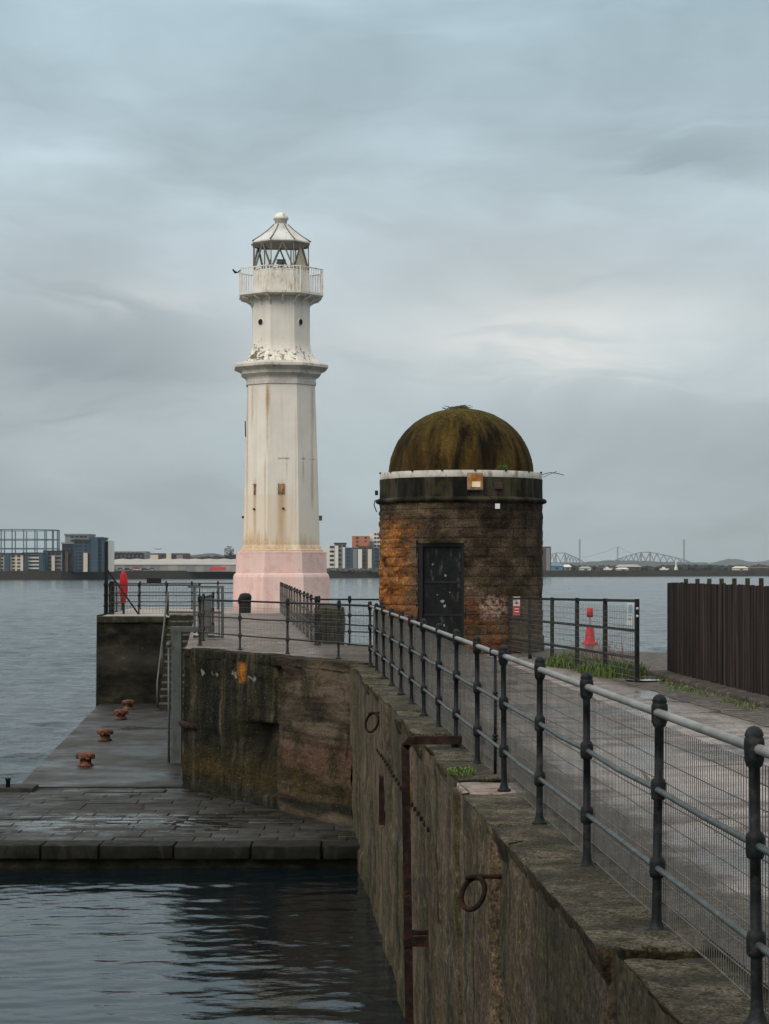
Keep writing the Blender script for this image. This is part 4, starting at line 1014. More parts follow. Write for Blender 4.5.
for k in range(8):
    a, b = gc[k], gc[(k+1) % 8]; mb = MB()
    mb.bar(a+Vector((0,0,zb_)), a+Vector((0,0,zt_+.03)), .05)
    mb.build('rail_post', CREAM, go)
    mb = MB()
    for q_ in range(1, 10):
        p_ = a+(b-a)*q_/10; mb.bar(p_+Vector((0,0,zb_)), p_+Vector((0,0,zt_)), .026)
    mb.build('balusters', CREAM, go)
    if k % 2 == 0 or True:
        mb = MB(); p_ = (a+b)/2
oct([(27.4,zz(291)),(27.4,zz(268.6)),(27.8,zz(268.3)),(27.8,zz(267.4)),(25.5,zz(267))], CREAM, 'lantern_wall')
# glazing
gl8 = [(26.6,zz(267.2)),(26.6,zz(240.5))]
MB().lathe([(r*S*R8, z) for r, z in gl8], 8, rot=ROT, smooth=False, caps=False).build('lantern_glass', GLASS, lh)
lat = MB(); L8 = [Vector((26.9*S*R8*math.cos(ROT+k*PI/4), 26.9*S*R8*math.sin(ROT+k*PI/4), 0)) for k in range(8)]
z0_, z1_ = zz(267.2), zz(240.5)
for k in range(8):
    a, b = L8[k], L8[(k+1) % 8]; m_ = (a+b)/2
    lat.bar(a+Vector((0,0,z0_)), a+Vector((0,0,z1_)), .035)
    lat.bar(a+Vector((0,0,z0_)), m_+Vector((0,0,z1_)), .055); lat.bar(m_+Vector((0,0,z1_)), b+Vector((0,0,z0_)), .055)
    lat.bar(a+Vector((0,0,z1_)), b+Vector((0,0,z1_)), .06); lat.bar(a+Vector((0,0,z0_)), b+Vector((0,0,z0_)), .05)
lat.build('lattice', DARKM, lh)
mb = MB(); a, b = L8[7], L8[0]
kk = max(range(8), key=lambda k: (L8[k]+L8[(k+1) % 8]).x-(L8[k]+L8[(k+1) % 8]).y*.9); a, b = L8[kk]*.97, L8[(kk+1) % 8]*.97; m_ = (a+b)/2
mb.add([a+Vector((0,0,z0_)), b+Vector((0,0,z0_)), m_+Vector((0,0,z1_))], [(0,1,2)]); mb.build('blank_panel', PANEL, lh)
lp = MB(); lp.lathe([(.12,zz(268,80)),(.12,zz(264.6,80)),(.20,zz(264,80)),(.20,zz(262.6,80)),(.16,zz(262.4,80)),(.16,zz(261,80)),(.20,zz(260.8,80)),(.20,zz(260.2,80)),(.001,zz(260,80))], 16); lp.build('lamp', DARKM, lh)
oct([(28.0,zz(240.0)),(28.5,zz(239.5)),(28.3,zz(238.3)),(26,zz(236.4)),(20,zz(233.4,79.1)),(13,zz(228.8,79.4)),(8,zz(225,79.7)),(6.6,zz(223.6,79.8))], simple('grey white lead roof', (.62,.61,.58), .5, .1, .15, 2, .2, 15, (.3,.28,.26), .36), 'roof')
oct([(27.9,zz(240.3)),(19.5,zz(234.4,79.1)),(7.5,zz(226,79.7)),(.01,zz(225,80))], simple('grey soffit', (.42,.40,.36), .8), 'soffit')
for k in range(8):
    a = ROT+k*PI/4; n_ = Vector((math.cos(a), math.sin(a), 0)); mb = MB()
    mb.tube([n_*29.2*S*R8+Vector((0,0,zz(238.3))), n_*20*S*R8+Vector((0,0,zz(233.2,79.1))), n_*13*S*R8+Vector((0,0,zz(228.6,79.4))), n_*7*S*R8+Vector((0,0,zz(223.8,79.7)))], .028, 6); mb.build('roof_rib', DARKM, lh)
MB().lathe([(6.2*S,zz(224.5,79.8)),(6.1*S,zz(219.2,79.8)),(7.6*S,zz(218.9,79.8)),(7.7*S,zz(217.3,79.8)),(6.8*S,zz(215.6,79.8)),(5*S,zz(214,80)),(2.5*S,zz(213,80)),(.001,zz(212.8,80))], 24).build('vent_cap', CREAM, lh)
mb = MB(); a = gc[min(range(8), key=lambda k: gc[k].x+.2*gc[k].y)]
mb.tube([a+Vector((0,0,zt_-.05)), a+Vector((-.1,-.05,zt_-.16)), a+Vector((-.22,-.05,zt_-.17)), a+Vector((-.32,-.08,zt_-.05))], [.02,.025,.05,.03], 8); mb.build('lamp_arm', BLACK, lh)
# fittings on the shaft
def onshaft(pxx, pyy, out=.03):
    r = (37.7-(545-pyy)/(545-383)*4.5)*S; dx = (pxx-281)*S
    ca = math.radians(6)-PI/2; n_ = Vector((math.cos(ca), math.sin(ca), 0)); t_ = Vector((-n_.y, n_.x, 0)); u = (dx-n_.x*r)/t_.x
    if abs(u) > r*.414:
        ca += -PI/4 if dx < 0 else PI/4; n_ = Vector((math.cos(ca), math.sin(ca), 0)); t_ = Vector((-n_.y, n_.x, 0)); u = (dx-n_.x*r)/t_.x
    return n_*(r+out)+t_*u+Vector((0,0,zz(pyy))), n_, t_
for (xa, ya, w_, h_) in ((283, 489, .10, .22), (257, 489.5, .035, .20)):
    c, n_, t_ = onshaft(xa, ya); mb = MB()
    if w_ > .05:
        mb.tube([c-t_*w_+Vector((0,0,h_)), c-t_*w_+n_*.05+Vector((0,0,0)), c-t_*w_*.9+Vector((0,0,-h_))], .022, 6)
        mb.obox(c+t_*.05, t_, n_, (0,0,1), .08, .02, .20)
    else: mb.obox(c, t_, n_, (0,0,1), .025, .04, h_); mb.obox(c+Vector((0,0,h_)), t_, n_, (0,0,1), .06, .04, .025)
    mb.build('rusted_bracket', OCHRE, lh)
for (xa, ya) in ((285, 508.5), (256.5, 509)):
    c, n_, t_ = onshaft(xa, ya); mb = MB(); mb.obox(c, t_, n_, (0,0,1), .035, .05, .035); mb.build('bolt', RUST, lh)
mb = MB(); mb.obox((38.8*S+.02, -.3, zz(517.5)), (1,0,0), (0,1,0), (0,0,1), .085, .08, .10); mb.bar((35.5*S,-.3,zz(518)), (38*S,-.3,zz(518)), .04); mb.build('wall_box', GREYM, lh, .01)
mb = MB(); mb.obox((-37.6*S, -.2, zz(516.5)), (1,0,0), (0,1,0), (0,0,1), .045, .05, .045); mb.build('bolt', BLACK, lh)
mb = MB(); mb.bar((45*S,-.4,zz(555)), (45*S,-.4,zz(571)), .05); mb.build('conduit', BLACK, lh)
mb = MB(); mb.bar((-35.6*S,-.1,zz(419)), (-35.2*S,-.1,zz(435)), .04); mb.build('conduit', BLACK, lh)

# litter bin and mossy parapet by the walkway
bn = thing('litter_bin', 'black domed litter bin on the paving before the pink lighthouse base', 'litter bin', (px(245.3,74.5), 74.5, .147))
MB().lathe([(.19,0),(.21,.02),(.22,.5),(.235,.52),(.235,.55),(.23,.56)], 20).build('body', BLACK, bn)
MB().lathe([(.235,.56),(.24,.60),(.22,.68),(.15,.74),(.001,.76)], 20).build('hood', BLACK, bn)
mp = thing('stone_parapet', 'low mossy stone parapet block on the seaward side of the walkway', 'parapet', (-1.4, 53, -.5))
mb = MB(); stone_block(mb, -1.47, -1.0, 47.6, 49.6, -.5, .86, .04, 2, .22); stone_block(mb, -1.75, -1.25, 49.65, 53, -.5, .84, .04, 12, .3); at_world(mb.build('stone', MOSSW, mp), mp)

# ------------------------------------------------------------------ quay furniture
def bollard(x, y, label, first=None):
    if first is None:
        t = thing('mooring_bollard', label, 'bollard', (x, y, QUAY+.035), 'rusty bollards along the quay arm')
        mb = MB(); mb.lathe([(.20,0),(.20,.03),(.15,.06),(.14,.14),(.15,.17)], 20); mb.build('stem', RUSTO, t)
        mb = MB(); vs = []
        mb.lathe([(.13,.16),(.20,.18),(.225,.22),(.225,.27),(.20,.30),(.13,.325),(.001,.33)], 20)
        for k in range(7):
            a = 2*PI*k/7; mb.obox((.21*math.cos(a),.21*math.sin(a),.23), (math.cos(a),math.sin(a),0), (-math.sin(a),math.cos(a),0), (0,0,1), .025, .045, .05)
        mb.build('cap', RUSTO, t)
    else:
        t = copy_tree(first); t.location = (x, y, QUAY+.035); t['label'] = label
    t.rotation_euler = (0,0,random.uniform(0,6)); return t
b0 = None
for (bx, by, lab) in ((85.5,766,'nearest and largest of four rusty bollards along the quay arm'), (105,740.5,'second nearest rusty bollard on the quay arm, between largest one and the far pair'),
                      (121,719.5,'third rusty bollard on the quay arm, front one of the far pair'), (128.5,709.3,'farthest rusty bollard, at the foot of the platform wall')):
    Y = 4.89*F/(by-HOR); b = bollard(px(bx, Y), min(Y, 71.0), lab, b0); b0 = b0 or b
cl = thing('steel_column', 'tall grey steel column on the quay with an arm to the bastion', 'column', (px(176.8,50.2), 50.2, QUAY))
mb = MB(); X = 0
mb.box(-.13,.13,-.13,-.11,0,3.33); mb.box(-.13,.13,.11,.13,0,3.33); mb.box(-.012,.012,-.11,.11,0,3.33)
mb.box(-.13,-.11,-.109,.109,0,3.33)
mb.build('shaft', GREYM, cl, .004)
mb = MB(); mb.box(-.15,.95,-.10,.10,3.332,3.47); mb.build('arm', GREYM, cl, .01)
mb = MB(); mb.box(.42,.95,-.14,.14,3.26,3.30); mb.build('plank', PALE, cl)
mb = MB(); mb.box(-.20,.20,-.20,.20,0,.03); mb.build('base_plate', GREYM, cl)
mb = MB(); mb.tube([(-.19,-.1,.05),(-.19,-.1,2.95)], .03, 8); mb.lathe([(.001,0),(.06,.02),(.075,.07),(.05,.13),(.001,.15)], 12, (-.19,-.1,2.95)); mb.build('side_pole', GREYM, cl)
o = MB().lathe([(.05,0),(.05,.25),(.065,.26),(.065,.30),(.001,.31)], 10).build('mooring_post', BLACK, loc=(px(8,44), 44.0, QUAY)); tag(o, 'short black mooring post at the left edge of the stone quay', 'mooring post')

# mast, brace, dark post, lifebuoy housing on the platform
ms = thing('iron_mast', 'thin black upright mast with diagonal brace on the platform corner', 'mast', (px(106.3,73), 73, .13))
mb = MB(); mb.box(-.06,.06,-.05,.05,0,2.65); mb.build('upright', BLACK, ms)
mb = MB(); mb.bar((.05,0,1.62), (1.18,0,.02), .06); mb.build('brace', BLACK, ms)
o = MB().box(-.08,.08,-.08,.08,0,1.22).build('timber_post', BLACK, loc=(px(112,73.2), 73.2, .13)); tag(o, 'stout dark timber post just right of the black mast', 'post')
lb = thing('lifebuoy_housing', 'bright red lifebuoy housing seen edge-on on the platform railing', 'lifebuoy', (px(123.6,73.6), 73.6, .13))
mb = MB(); mb.box(-.04,.04,-.02,.06,0,.6); mb.build('stand', BLACK, lb)
mb = MB(); vs = []
prof = []
n = 22; 
for k in range(n):
    a = 2*PI*k/n; prof.append((math.cos(a), math.sin(a)))
for (sx, sy, yo) in ((.09,.50,-.10),(.15,.55,-.06),(.16,.57,.0),(.15,.55,.06),(.09,.50,.10)):
    vs += [(c_*sx*(1+.12*max(0,-s_)), yo, 1.04+s_*sy) for c_, s_ in prof]
fs = [tuple(range(n))[::-1] if False else tuple(range(n)), tuple(4*n+k for k in range(n))[::-1]]
for i in range(4): fs += [(i*n+k, (i+1)*n+k, (i+1)*n+(k+1) % n, i*n+(k+1) % n) for k in range(n)]
mb.add(vs, fs, True); mb.build('cover', RED, lb)
mb = MB(); mb.box(-.10,.10,-.13,-.09,.40,.66); mb.build('lower_panel', simple('darker red', (.40,.02,.03), .5), lb)

# rusted pipe, rings and chain on the harbour wall
pY = 20.4; pxw = ex(pY)-.22
pp = thing('ladder_stile', 'rusty brown square rail hooked over the harbour wall and running down it', 'ladder stile', (pxw, pY, WATER))
mb = MB(); W_ = .10
mb.bar((pxw+.05, pY, .045), (pxw+.82, pY+.05, .045), .055, .085); mb.bar((pxw+.075, pY, .06), (pxw-.005, pY, -.025), .055, .085, up=(1,0,.2)); mb.bar((pxw, pY, .0), (pxw+.06, pY, -4.0), .085, .055)
at_world(mb.build('stile', RUST, pp), pp)
mb = MB(); mb.bar((pxw-.02, pY, -2.02), (pxw+.34, pY+.05, -2.02), .10, .09); mb.bar((pxw-.02, pY, -1.93), (pxw+.30, pY+.05, -1.93), .06, .05); at_world(mb.build('bracket', RUST, pp), pp)
def ring(Y, z, dia, label, tilt=.0):
    x = ex(Y)-(.15 if Y < 20 else .08); t = thing('mooring_ring', label, 'mooring ring', (x, Y, z)); r = dia/2
    d = Vector((.62, -.78, 0)); d = Vector((.80,-.6,0)).normalized()*.84
    mb = MB(); mb.tube([d*r*math.cos(k*PI/16)-Vector((.045,0,0))+Vector((.03*math.sin(k*PI/16),0,r*math.sin(k*PI/16)*1.02-.02)) for k in range(32)], .019, 8, closed=True); mb.build('ring', RUST, t)
    mb = MB(); mb.tube([(.24,0,r*.9),(-.05,0,r*.92),(-.10,.0,r*.8)], .017, 8); mb.build('eye_bolt', RUST, t)
    return t
ring(14.05, -.47, .22, 'large rusty mooring ring on the near stretch of harbour wall')
ring(28.4, -.37, .26, 'distant rusty mooring ring high on the wall near the bastion corner')
ch = MB(); ys_c = np.arange(19.8, 28.6, .0875)
def cpt(Y): return Vector((ex(Y)-.035, Y, -.80+.010*math.cos((Y-20)*.9)))
ch.tube([cpt(Y) for Y in ys_c], .003, 6)
for Y in ys_c[::5]: ch.lathe([(.001,-.03),(.016,-.018),(.02,0),(.016,.018),(.001,.03)], 8, cpt(Y))
tag(ch.build('grab_chain', simple('dark wet chain', (.012,.009,.007), .8, 0, .5, 9)), 'dark rusty grab chain strung along the harbour wall face', 'chain')
o = MB().box(-.06,.03,-.11,.11,-.34,.34).build('dark_slot', RUST, loc=(ex(27.8), 27.8, -1.42)); tag(o, 'narrow upright dark slot set in the harbour wall', 'dark slot')  # dark slot in the wall, put in as a raised rust-dark box

# red navigation buoy in the sea
by = thing('navigation_buoy', 'red navigation buoy with square topmark floating beyond the black fence', 'buoy', (14.55, 141, WATER))
MB().lathe([(.60,-.4),(.60,.04),(.56,.14),(.40,.18),(.37,.24),(.26,1.2),(.22,1.27),(.001,1.28)], 20).build('body', REDB, by)
MB().lathe([(.035,1.25),(.035,2.0)], 8).build('pole', REDB, by)
MB().lathe([(.22,1.92),(.22,2.56)], 14).build('topmark', REDB, by)

# ------------------------------------------------------------------ far shore
FA = lambda n, c, **k: simple(n, c, .85, 0, .12, .05, .1, 1, **k)
SHORE = FA('dark sea wall', (.028,.026,.02)); LAND = simple('far land', (.05,.052,.035), .95, 0, .5, .004, 0, 1)
ROCK = simple('shore rocks', (.08,.075,.062), .9, 0, .5, .3, .6, .6)
W_WHITE = FA('white render', (.72,.69,.63)); W_CREAM = FA('cream render', (.68,.59,.47)); W_BLUE = FA('slate blue cladding', (.05,.085,.12)); W_GREY = FA('grey cladding', (.22,.225,.23))
W_DARK = FA('dark roofing', (.035,.035,.04)); W_ORANGE = FA('orange cladding', (.42,.16,.085)); W_SHED = FA('pale shed roof', (.36,.34,.32)); W_SHEDW = FA('shed wall', (.30,.285,.26))
WIN = simple('far window glass', (.03,.042,.055), .15, 0, .5, .2, 0, 1); W_BRICK = FA('brown brick', (.10,.07,.06)); W_TEAL = FA('teal shed', (.12,.22,.27)); FAR_RED = FA('red sign', (.60,.07,.07)); GASM = FA('gas frame paint', (.05,.12,.145))
sh_px = [(-260, 930), (60, 1000), (350, 1180), (545, 1350), (820, 1520), (1100, 1700)]
land = MB(); pt = [(px(x, Y), Y) for x, Y in sh_px]
land.add([(a, b+6, .2) for a, b in pt]+[(9000, 11500, .2), (-9000, 11500, .2)], [tuple(range(len(pt)+2))])
struct('far_land', land, LAND)
sw = MB()
for (a, b) in zip(pt, pt[1:]):
    n = 40
    for k in range(n):
        p0 = Vector((a[0]+(b[0]-a[0])*k/n, a[1]+(b[1]-a[1])*k/n)); p1 = Vector((a[0]+(b[0]-a[0])*(k+1)/n, a[1]+(b[1]-a[1])*(k+1)/n))
        h0, h1 = .9+.35*mn.noise(Vector((p0.x*.05,1,1))), .9+.35*mn.noise(Vector((p1.x*.05,1,1)))
        sw.add([(p0.x,p0.y,-4.5),(p1.x,p1.y,-4.5),(p1.x,p1.y+4,h1),(p0.x,p0.y+4,h0),(p0.x,p0.y+14,h0),(p1.x,p1.y+14,h1)], [(0,1,2,3),(3,2,5,4)])
tag(sw.build('far_sea_wall', SHORE), 'dark low sea wall along the far shore', 'sea wall')

def building(label, x0, x1, y0, Y, wall, strips=(), depth=22, roof=None, win=None, winrows=6, base=.4, cols=None, ybase=None):
    """block from pixel column x0 to x1, roofline at row y0, at distance Y; strips: (f0, f1, material, top drop, protrusion)"""
    X0, X1 = px(x0, Y), px(x1, Y); H = pz(y0, Y)
    t = thing('apartment_block', label, 'building', ((X0+X1)/2, Y, base)); ox, oy, oz = t.location
    W = X1-X0
    MB().box(-W/2, W/2, 0, depth, 0, H-base).build('wall', wall, t)
    for (f0, f1, m, drop, pro) in strips:
        MB().box(-W/2+W*f0, -W/2+W*f1, -pro, -.02, 0, H-base-drop).build('bay', m, t)
    if roof: MB().box(-W/2-.4, W/2+.4, -.6, depth+.4, H-base+.02, H-base+.8).build('roof', roof, t)
    if cols:
        rows = winrows; fh = (H-base)/rows; k = 0
        for c_ in cols:
            for r_ in range(rows):
                zc = fh*(r_+.55); xw = -W/2+W*c_
                mb = MB(); mb.box(xw-.75, xw+.75, -.30, -.05, zc-fh*.22, zc+fh*.22); mb.build('window', WIN, t)
    return t
# left quayside flats
building('long low white flats with blue stair towers at the left frame edge', -30, 23, 554.5, 1000, W_CREAM, [(.30,.38,W_BLUE,-.5,2.2),(.66,.76,W_BLUE,-.5,2.2),(.52,.58,W_GREY,1,1.2)], roof=W_DARK, winrows=5, cols=(.06,.16,.25,.43,.60,.82,.92))
building('low white flats with dark roof under the gas holder frame', 23, 44, 554, 1003, W_WHITE, [(.0,.22,W_BLUE,-.4,2.2),(.8,1.0,W_BLUE,-.4,2.2)], roof=W_DARK, winrows=5, cols=(.32,.43,.56,.70))
building('white flats with brown balconies just left of the tall blue tower', 44, 62, 552, 1006, W_GREY, [(.0,.25,W_BLUE,0,2.2),(.45,.62,W_CREAM,2,1.6)], roof=W_DARK, winrows=5, cols=(.33,.52,.72,.85))
building('tall grey and white flats with dark top storey left of the blue tower', 62, 74, 544, 1008, W_WHITE, [(.3,.55,W_BRICK,4,1.6),(.0,1.0,W_DARK,-.2,.0)], roof=W_GREY, winrows=8, cols=(.12,.42,.68,.9))
building('tallest grey topped apartment block in the left quayside group', 65, 89, 535.3, 1035, W_GREY, [(.45,.60,W_BLUE,2,1.8),(.75,.95,W_CREAM,8,1.4)], roof=W_GREY, winrows=10, cols=(.30,.5,.68,.85))
building('slate blue glazed apartment tower right of the grey block', 74, 92, 541, 1004, W_BLUE, [(.55,.78,W_CREAM,6,1.6)], roof=W_DARK, winrows=9, cols=(.12,.35,.66,.9))
building('dark blue rounded corner tower nearest the black mast', 89.5, 101.5, 538.6, 998, W_BLUE, [(.2,.75,W_BLUE,-.3,3)], roof=W_BLUE, winrows=9, cols=(.15,.5,.85))
building('narrow white end block of flats behind the black mast', 101.5, 108.5, 540.5, 1012, W_WHITE, [], winrows=9, cols=(.75,))
# shore buildings behind the railing
building('grey slab of flats above the warehouse roof', 110, 146, 551.3, 1220, W_GREY, [(k/9, k/9+.05, W_DARK, 1, 1) for k in range(9)], winrows=4, cols=[k/9+.08 for k in range(8)])
building('low brown flats beyond the warehouse, right of the grey slab', 146, 187, 553.2, 1260, W_BRICK, [(.1,.3,W_CREAM,1,1),(.5,.62,W_CREAM,0,1),(.75,.9,W_GREY,1,1)], winrows=3, cols=(.2,.4,.55,.7,.82))
wh = thing('warehouse', 'long low warehouse with pale ridged roof on the far shore', 'warehouse', (px(172,1075), 1075, .3))
MB().box(px(108,1075)-px(172,1075), px(242,1075)-px(172,1075), 0, 60, 0, pz(564.8,1075)-.3).build('wall', W_SHEDW, wh)
mb = MB(); xa, xb = px(108,1075)-px(172,1075), px(242,1075)-px(172,1075); za, zb2 = pz(564.8,1075)-.25, pz(559,1075)-.3
nb = 9
for k in range(nb):
    a0_, a1_ = xa+(xb-xa)*k/nb, xa+(xb-xa)*(k+1)/nb
    mb.add([(a0_,-.5,za),(a1_,-.5,za),(a1_,30,zb2),(a0_+(a1_-a0_)*.5,30,zb2+.4),(a0_,30,zb2)], [(0,1,2,3,4)])
    mb.add([(a0_,30,zb2),(a1_,30,zb2),(a1_,60,za),(a0_,60,za)], [(0,1,2,3)])
mb.build('roof', W_SHED, wh)
for k in range(7): MB().box(xa+4+k*9.5, xa+9+k*9.5, -.15, -.02, .1, 3.6).build('shutter', W_GREY if k % 3 else W_SHED, wh)
for x_, w_ in ((136, 4.0), (218, 8.5)):
    o = MB().box(-w_/2, w_/2, -.3, .3, -.9, .9).build('shop_sign', FAR_RED, loc=(px(x_,1072), 1072, pz(568.5,1072))); tag(o, 'small red signboard at the %s of the warehouse front' % ('left end' if x_ < 200 else 'right end'), 'sign')
gh = thing('gas_holder', 'open blue-green lattice guide frame of a gas holder behind the flats', 'gas holder', (px(20,2200), 2200, .3))
Rg = (px(58.5,2200)-px(-20,2200))/2; zt2, zm, zb3 = pz(530.5,2200), pz(540,2200), 0
gh.location.x = px(19.5,2200)
nst = 22; mbs = MB()
for k in range(nst):
    a = 2*PI*(k+.5)/nst; p = (Rg*math.cos(a), Rg*math.sin(a)); mb = MB(); mb.bar((p[0],p[1],0), (p[0],p[1],zt2), 1.1); mb.build('standard', GASM, gh)
for z in (zt2, zm, pz(549,2200)):
    mb = MB()
    for k in range(nst): mb.bar((Rg*math.cos(2*PI*(k+.5)/nst),Rg*math.sin(2*PI*(k+.5)/nst),z), (Rg*math.cos(2*PI*(k+1.5)/nst),Rg*math.sin(2*PI*(k+1.5)/nst),z), .9)
    mb.build('ring_girder', GASM, gh)
# middle group seen between lighthouse and shelter
building('pale grey and white flats nearest the lighthouse base', 326, 335, 545, 1240, W_WHITE, [], winrows=6, cols=(.55,.75))
building('white flats with grey balconies between pale and blue blocks', 334.5, 345.5, 544, 1236, W_GREY, [(.05,.35,W_WHITE,1,1.4),(.75,1.0,W_WHITE,2,1.4)], roof=W_DARK, winrows=6, cols=(.25,.5,.85))
building('blue clad block of flats in front of the orange tower', 345, 358, 547.5, 1233, W_BLUE, [(.62,.95,W_GREY,1,1.6)], winrows=6, cols=(.25,.75))
building('orange topped tower rising behind the blue flats', 352, 369.5, 536, 1290, W_ORANGE, [(.55,.95,W_ORANGE,4,2)], winrows=9, cols=(.3,.78))
building('brown and white balconied flats between the two blue blocks', 358, 372.5, 546, 1230, W_BRICK, [(.0,.28,W_WHITE,2,1.6),(.68,.95,W_CREAM,2,1.6)], winrows=6, cols=(.14,.45,.82))
building('white tower block partly behind the domed shelter', 369, 384, 532.3, 1300, W_WHITE, [(.0,.3,W_GREY,6,2)], winrows=10, cols=(.42,.62))
building('blue flats at the left edge of the domed shelter', 372.3, 386, 547.5, 1228, W_BLUE, [(.5,.62,W_GREY,0,1.5)], winrows=6, cols=(.25,.42))
building('dark brown tower block at the right edge of the domed shelter', 540, 551, 546.5, 1480, W_BRICK, [(.55,.9,W_GREY,1,1.5)], winrows=10, cols=(.6,.8))
# rocks and parked cars
rk = MB()
for k in range(260):
    x_ = random.uniform(322, 392); Y = 1165+ (x_-322)*.6+random.uniform(0,18); s = random.uniform(.5,1.5); c = Vector((px(x_,Y), Y, random.uniform(-.2,1.6)))
    rk.lathe([(.001,-s*.6),(s*.9,-s*.3),(s,.1*s),(s*.5,s*.6),(.001,s*.7)], 6, c, random.random()*3, False)
tag(rk.build('shore_rocks', ROCK), 'rough rock armour below the flats on the far shore', 'rocks', kind='stuff')
car0 = {}
def car(x_, Y, col, lab):
    if col not in car0:
        t = thing('parked_car', lab, 'car', (px(x_,Y), Y, 1.0), 'cars parked along the far shore')
        m = FA(col+' car paint', {'dark': (.03,.03,.035), 'white': (.6,.6,.6), 'silver': (.3,.31,.32), 'red': (.4,.03,.03)}[col])
        mb = MB(); mb.add([(-2.1,-.85,.3),(2.1,-.85,.3),(2.1,.85,.3),(-2.1,.85,.3),(-2.1,-.85,.8),(2.1,-.85,.75),(2.1,.85,.75),(-2.1,.85,.8)], [(0,3,2,1),(4,5,6,7),(0,1,5,4),(1,2,6,5),(2,3,7,6),(3,0,4,7)]); mb.build('body', m, t, .12)
        mb = MB(); mb.add([(-1.7,-.75,.78),(1.2,-.75,.76),(1.2,.75,.76),(-1.7,.75,.78),(-1.3,-.6,1.42),(.5,-.6,1.42),(.5,.6,1.42),(-1.3,.6,1.42)], [(4,5,6,7),(0,1,5,4),(1,2,6,5),(2,3,7,6),(3,0,4,7)]); mb.build('cabin', WIN, t)
        for sx in (-1.3, 1.3):
            mb = MB(); mb.tube([(sx,-.88,.32),(sx,.88,.32)], .32, 10); mb.build('wheels', BLACK, t)
        car0[col] = t
    else:
        t = copy_tree(car0[col]); t.location = (px(x_,Y), Y, 1.0)
    t['label'] = lab; return t
cc = ['dark','silver','dark','white','dark','silver','dark','dark']
for k in range(15):
    x_ = 112+k*8.2+random.uniform(-1,1); c = cc[k % 8]; Y = 1000+(x_-60)*.62+14
    car(x_, Y, c, '%s car in the row parked before the warehouse on the far shore' % c)
for k in range(6):
    x_ = 331+k*8; c = cc[(k+3) % 8]; car(x_, 1196+k*4, c, '%s car parked below the flats between lighthouse and shelter' % c)
# right-hand far shore
def shed(label, name, x0, x1, y0, Y, wall, roofm=None, yb=None, cat='building', depth=15, gable=False):
    X0, X1, H = px(x0,Y), px(x1,Y), pz(y0,Y); t = thing(name, label, cat, ((X0+X1)/2, Y, .3)); W = X1-X0; hw_ = H-.3
    MB().box(-W/2, W/2, 0, depth, 0, hw_*.62).build('wall', wall, t)
    mb = MB(); mb.add([(-W/2-.6,-.6,hw_*.63),(W/2+.6,-.6,hw_*.63),(W/2+.6,depth+.6,hw_*.63),(-W/2-.6,depth+.6,hw_*.63),(-W/2+W*.12,depth/2,hw_),(W/2-W*.12,depth/2,hw_)], [(0,1,5,4),(1,2,5),(2,3,4,5),(3,0,4),(0,3,2,1)]); mb.build('roof', roofm or wall, t)
    k = max(1, int(W/6))
    for i in range(k): xw = -W/2+W*(i+.5)/k; MB().box(xw-1.2, xw+1.2, -.12, -.02, hw_*.2, hw_*.45).build('window', WIN, t)
    return t
shed('low pavilion with broad pale roof on the far breakwater', 'pavilion', 617.5, 641, 564.5, 1600, W_BRICK, W_SHED)
shed('white cabin in front of the pale roofed pavilion', 'cabin', 618, 628.5, 567.6, 1500, W_WHITE, W_WHITE)
shed('white boathouse left of the pale roofed pavilion', 'boathouse', 581, 591, 566.5, 1520, W_WHITE, W_SHED)
shed('teal shed beside the brown tower block', 'shed', 551, 563, 563, 1560, W_TEAL, W_TEAL)
shed('pale grey shed right of the teal shed', 'shed', 564, 571, 564.6, 1560, W_GREY, W_WHITE)
shed('brown warehouse low behind the sea wall', 'warehouse', 600, 616, 566.8, 1580, W_BRICK, W_DARK)
shed('pale flat roofed store on the far right shore', 'store', 735, 748, 566.4, 1700, W_CREAM, W_CREAM)
shed('long brown store beside the pale one on the right shore', 'store', 748, 775, 566.8, 1710, W_BRICK, W_BRICK)
sm_ = thing('harbour_light', 'small white tapering harbour light on the far breakwater', 'harbour light', (px(676,1500), 1500, .3))
MB().lathe([(1.7,0),(1.2,2.5),(.75,3.2),(.65,6.2),(.9,6.4),(.9,6.8),(.45,6.9),(.45,7.6),(.001,8.2)], 12).build('tower', W_WHITE, sm_)
for x_ in (607.5, 664): 
    o = MB().add([(-3,-1,0),(3,-1,0),(4,0,1.2),(3,1,0),(-3,1,0),(-3.2,-1,1.1),(3,-1,1.2),(3,1,1.2),(-3.2,1,1.1),(-1.5,-.7,1.1),(1,-.7,1.1),(1,.7,1.1),(-1.5,.7,1.1),(-1.4,-.6,2.3),(.5,-.6,2.3),(.5,.6,2.3),(-1.4,.6,2.3)],
        [(0,1,6,5),(1,2,6),(2,3,7),(3,4,8,7),(4,0,5,8),(5,6,7,8),(2,7,6),(9,10,14,13),(10,11,15,14),(11,12,16,15),(12,9,13,16),(13,14,15,16)]).build('boat', W_WHITE, loc=(px(x_,1480), 1480, 1.1))
    tag(o, 'small white boat laid up on the sea wall %s' % ('left of the pavilion' if x_ < 640 else 'near the white harbour light'), 'boat')
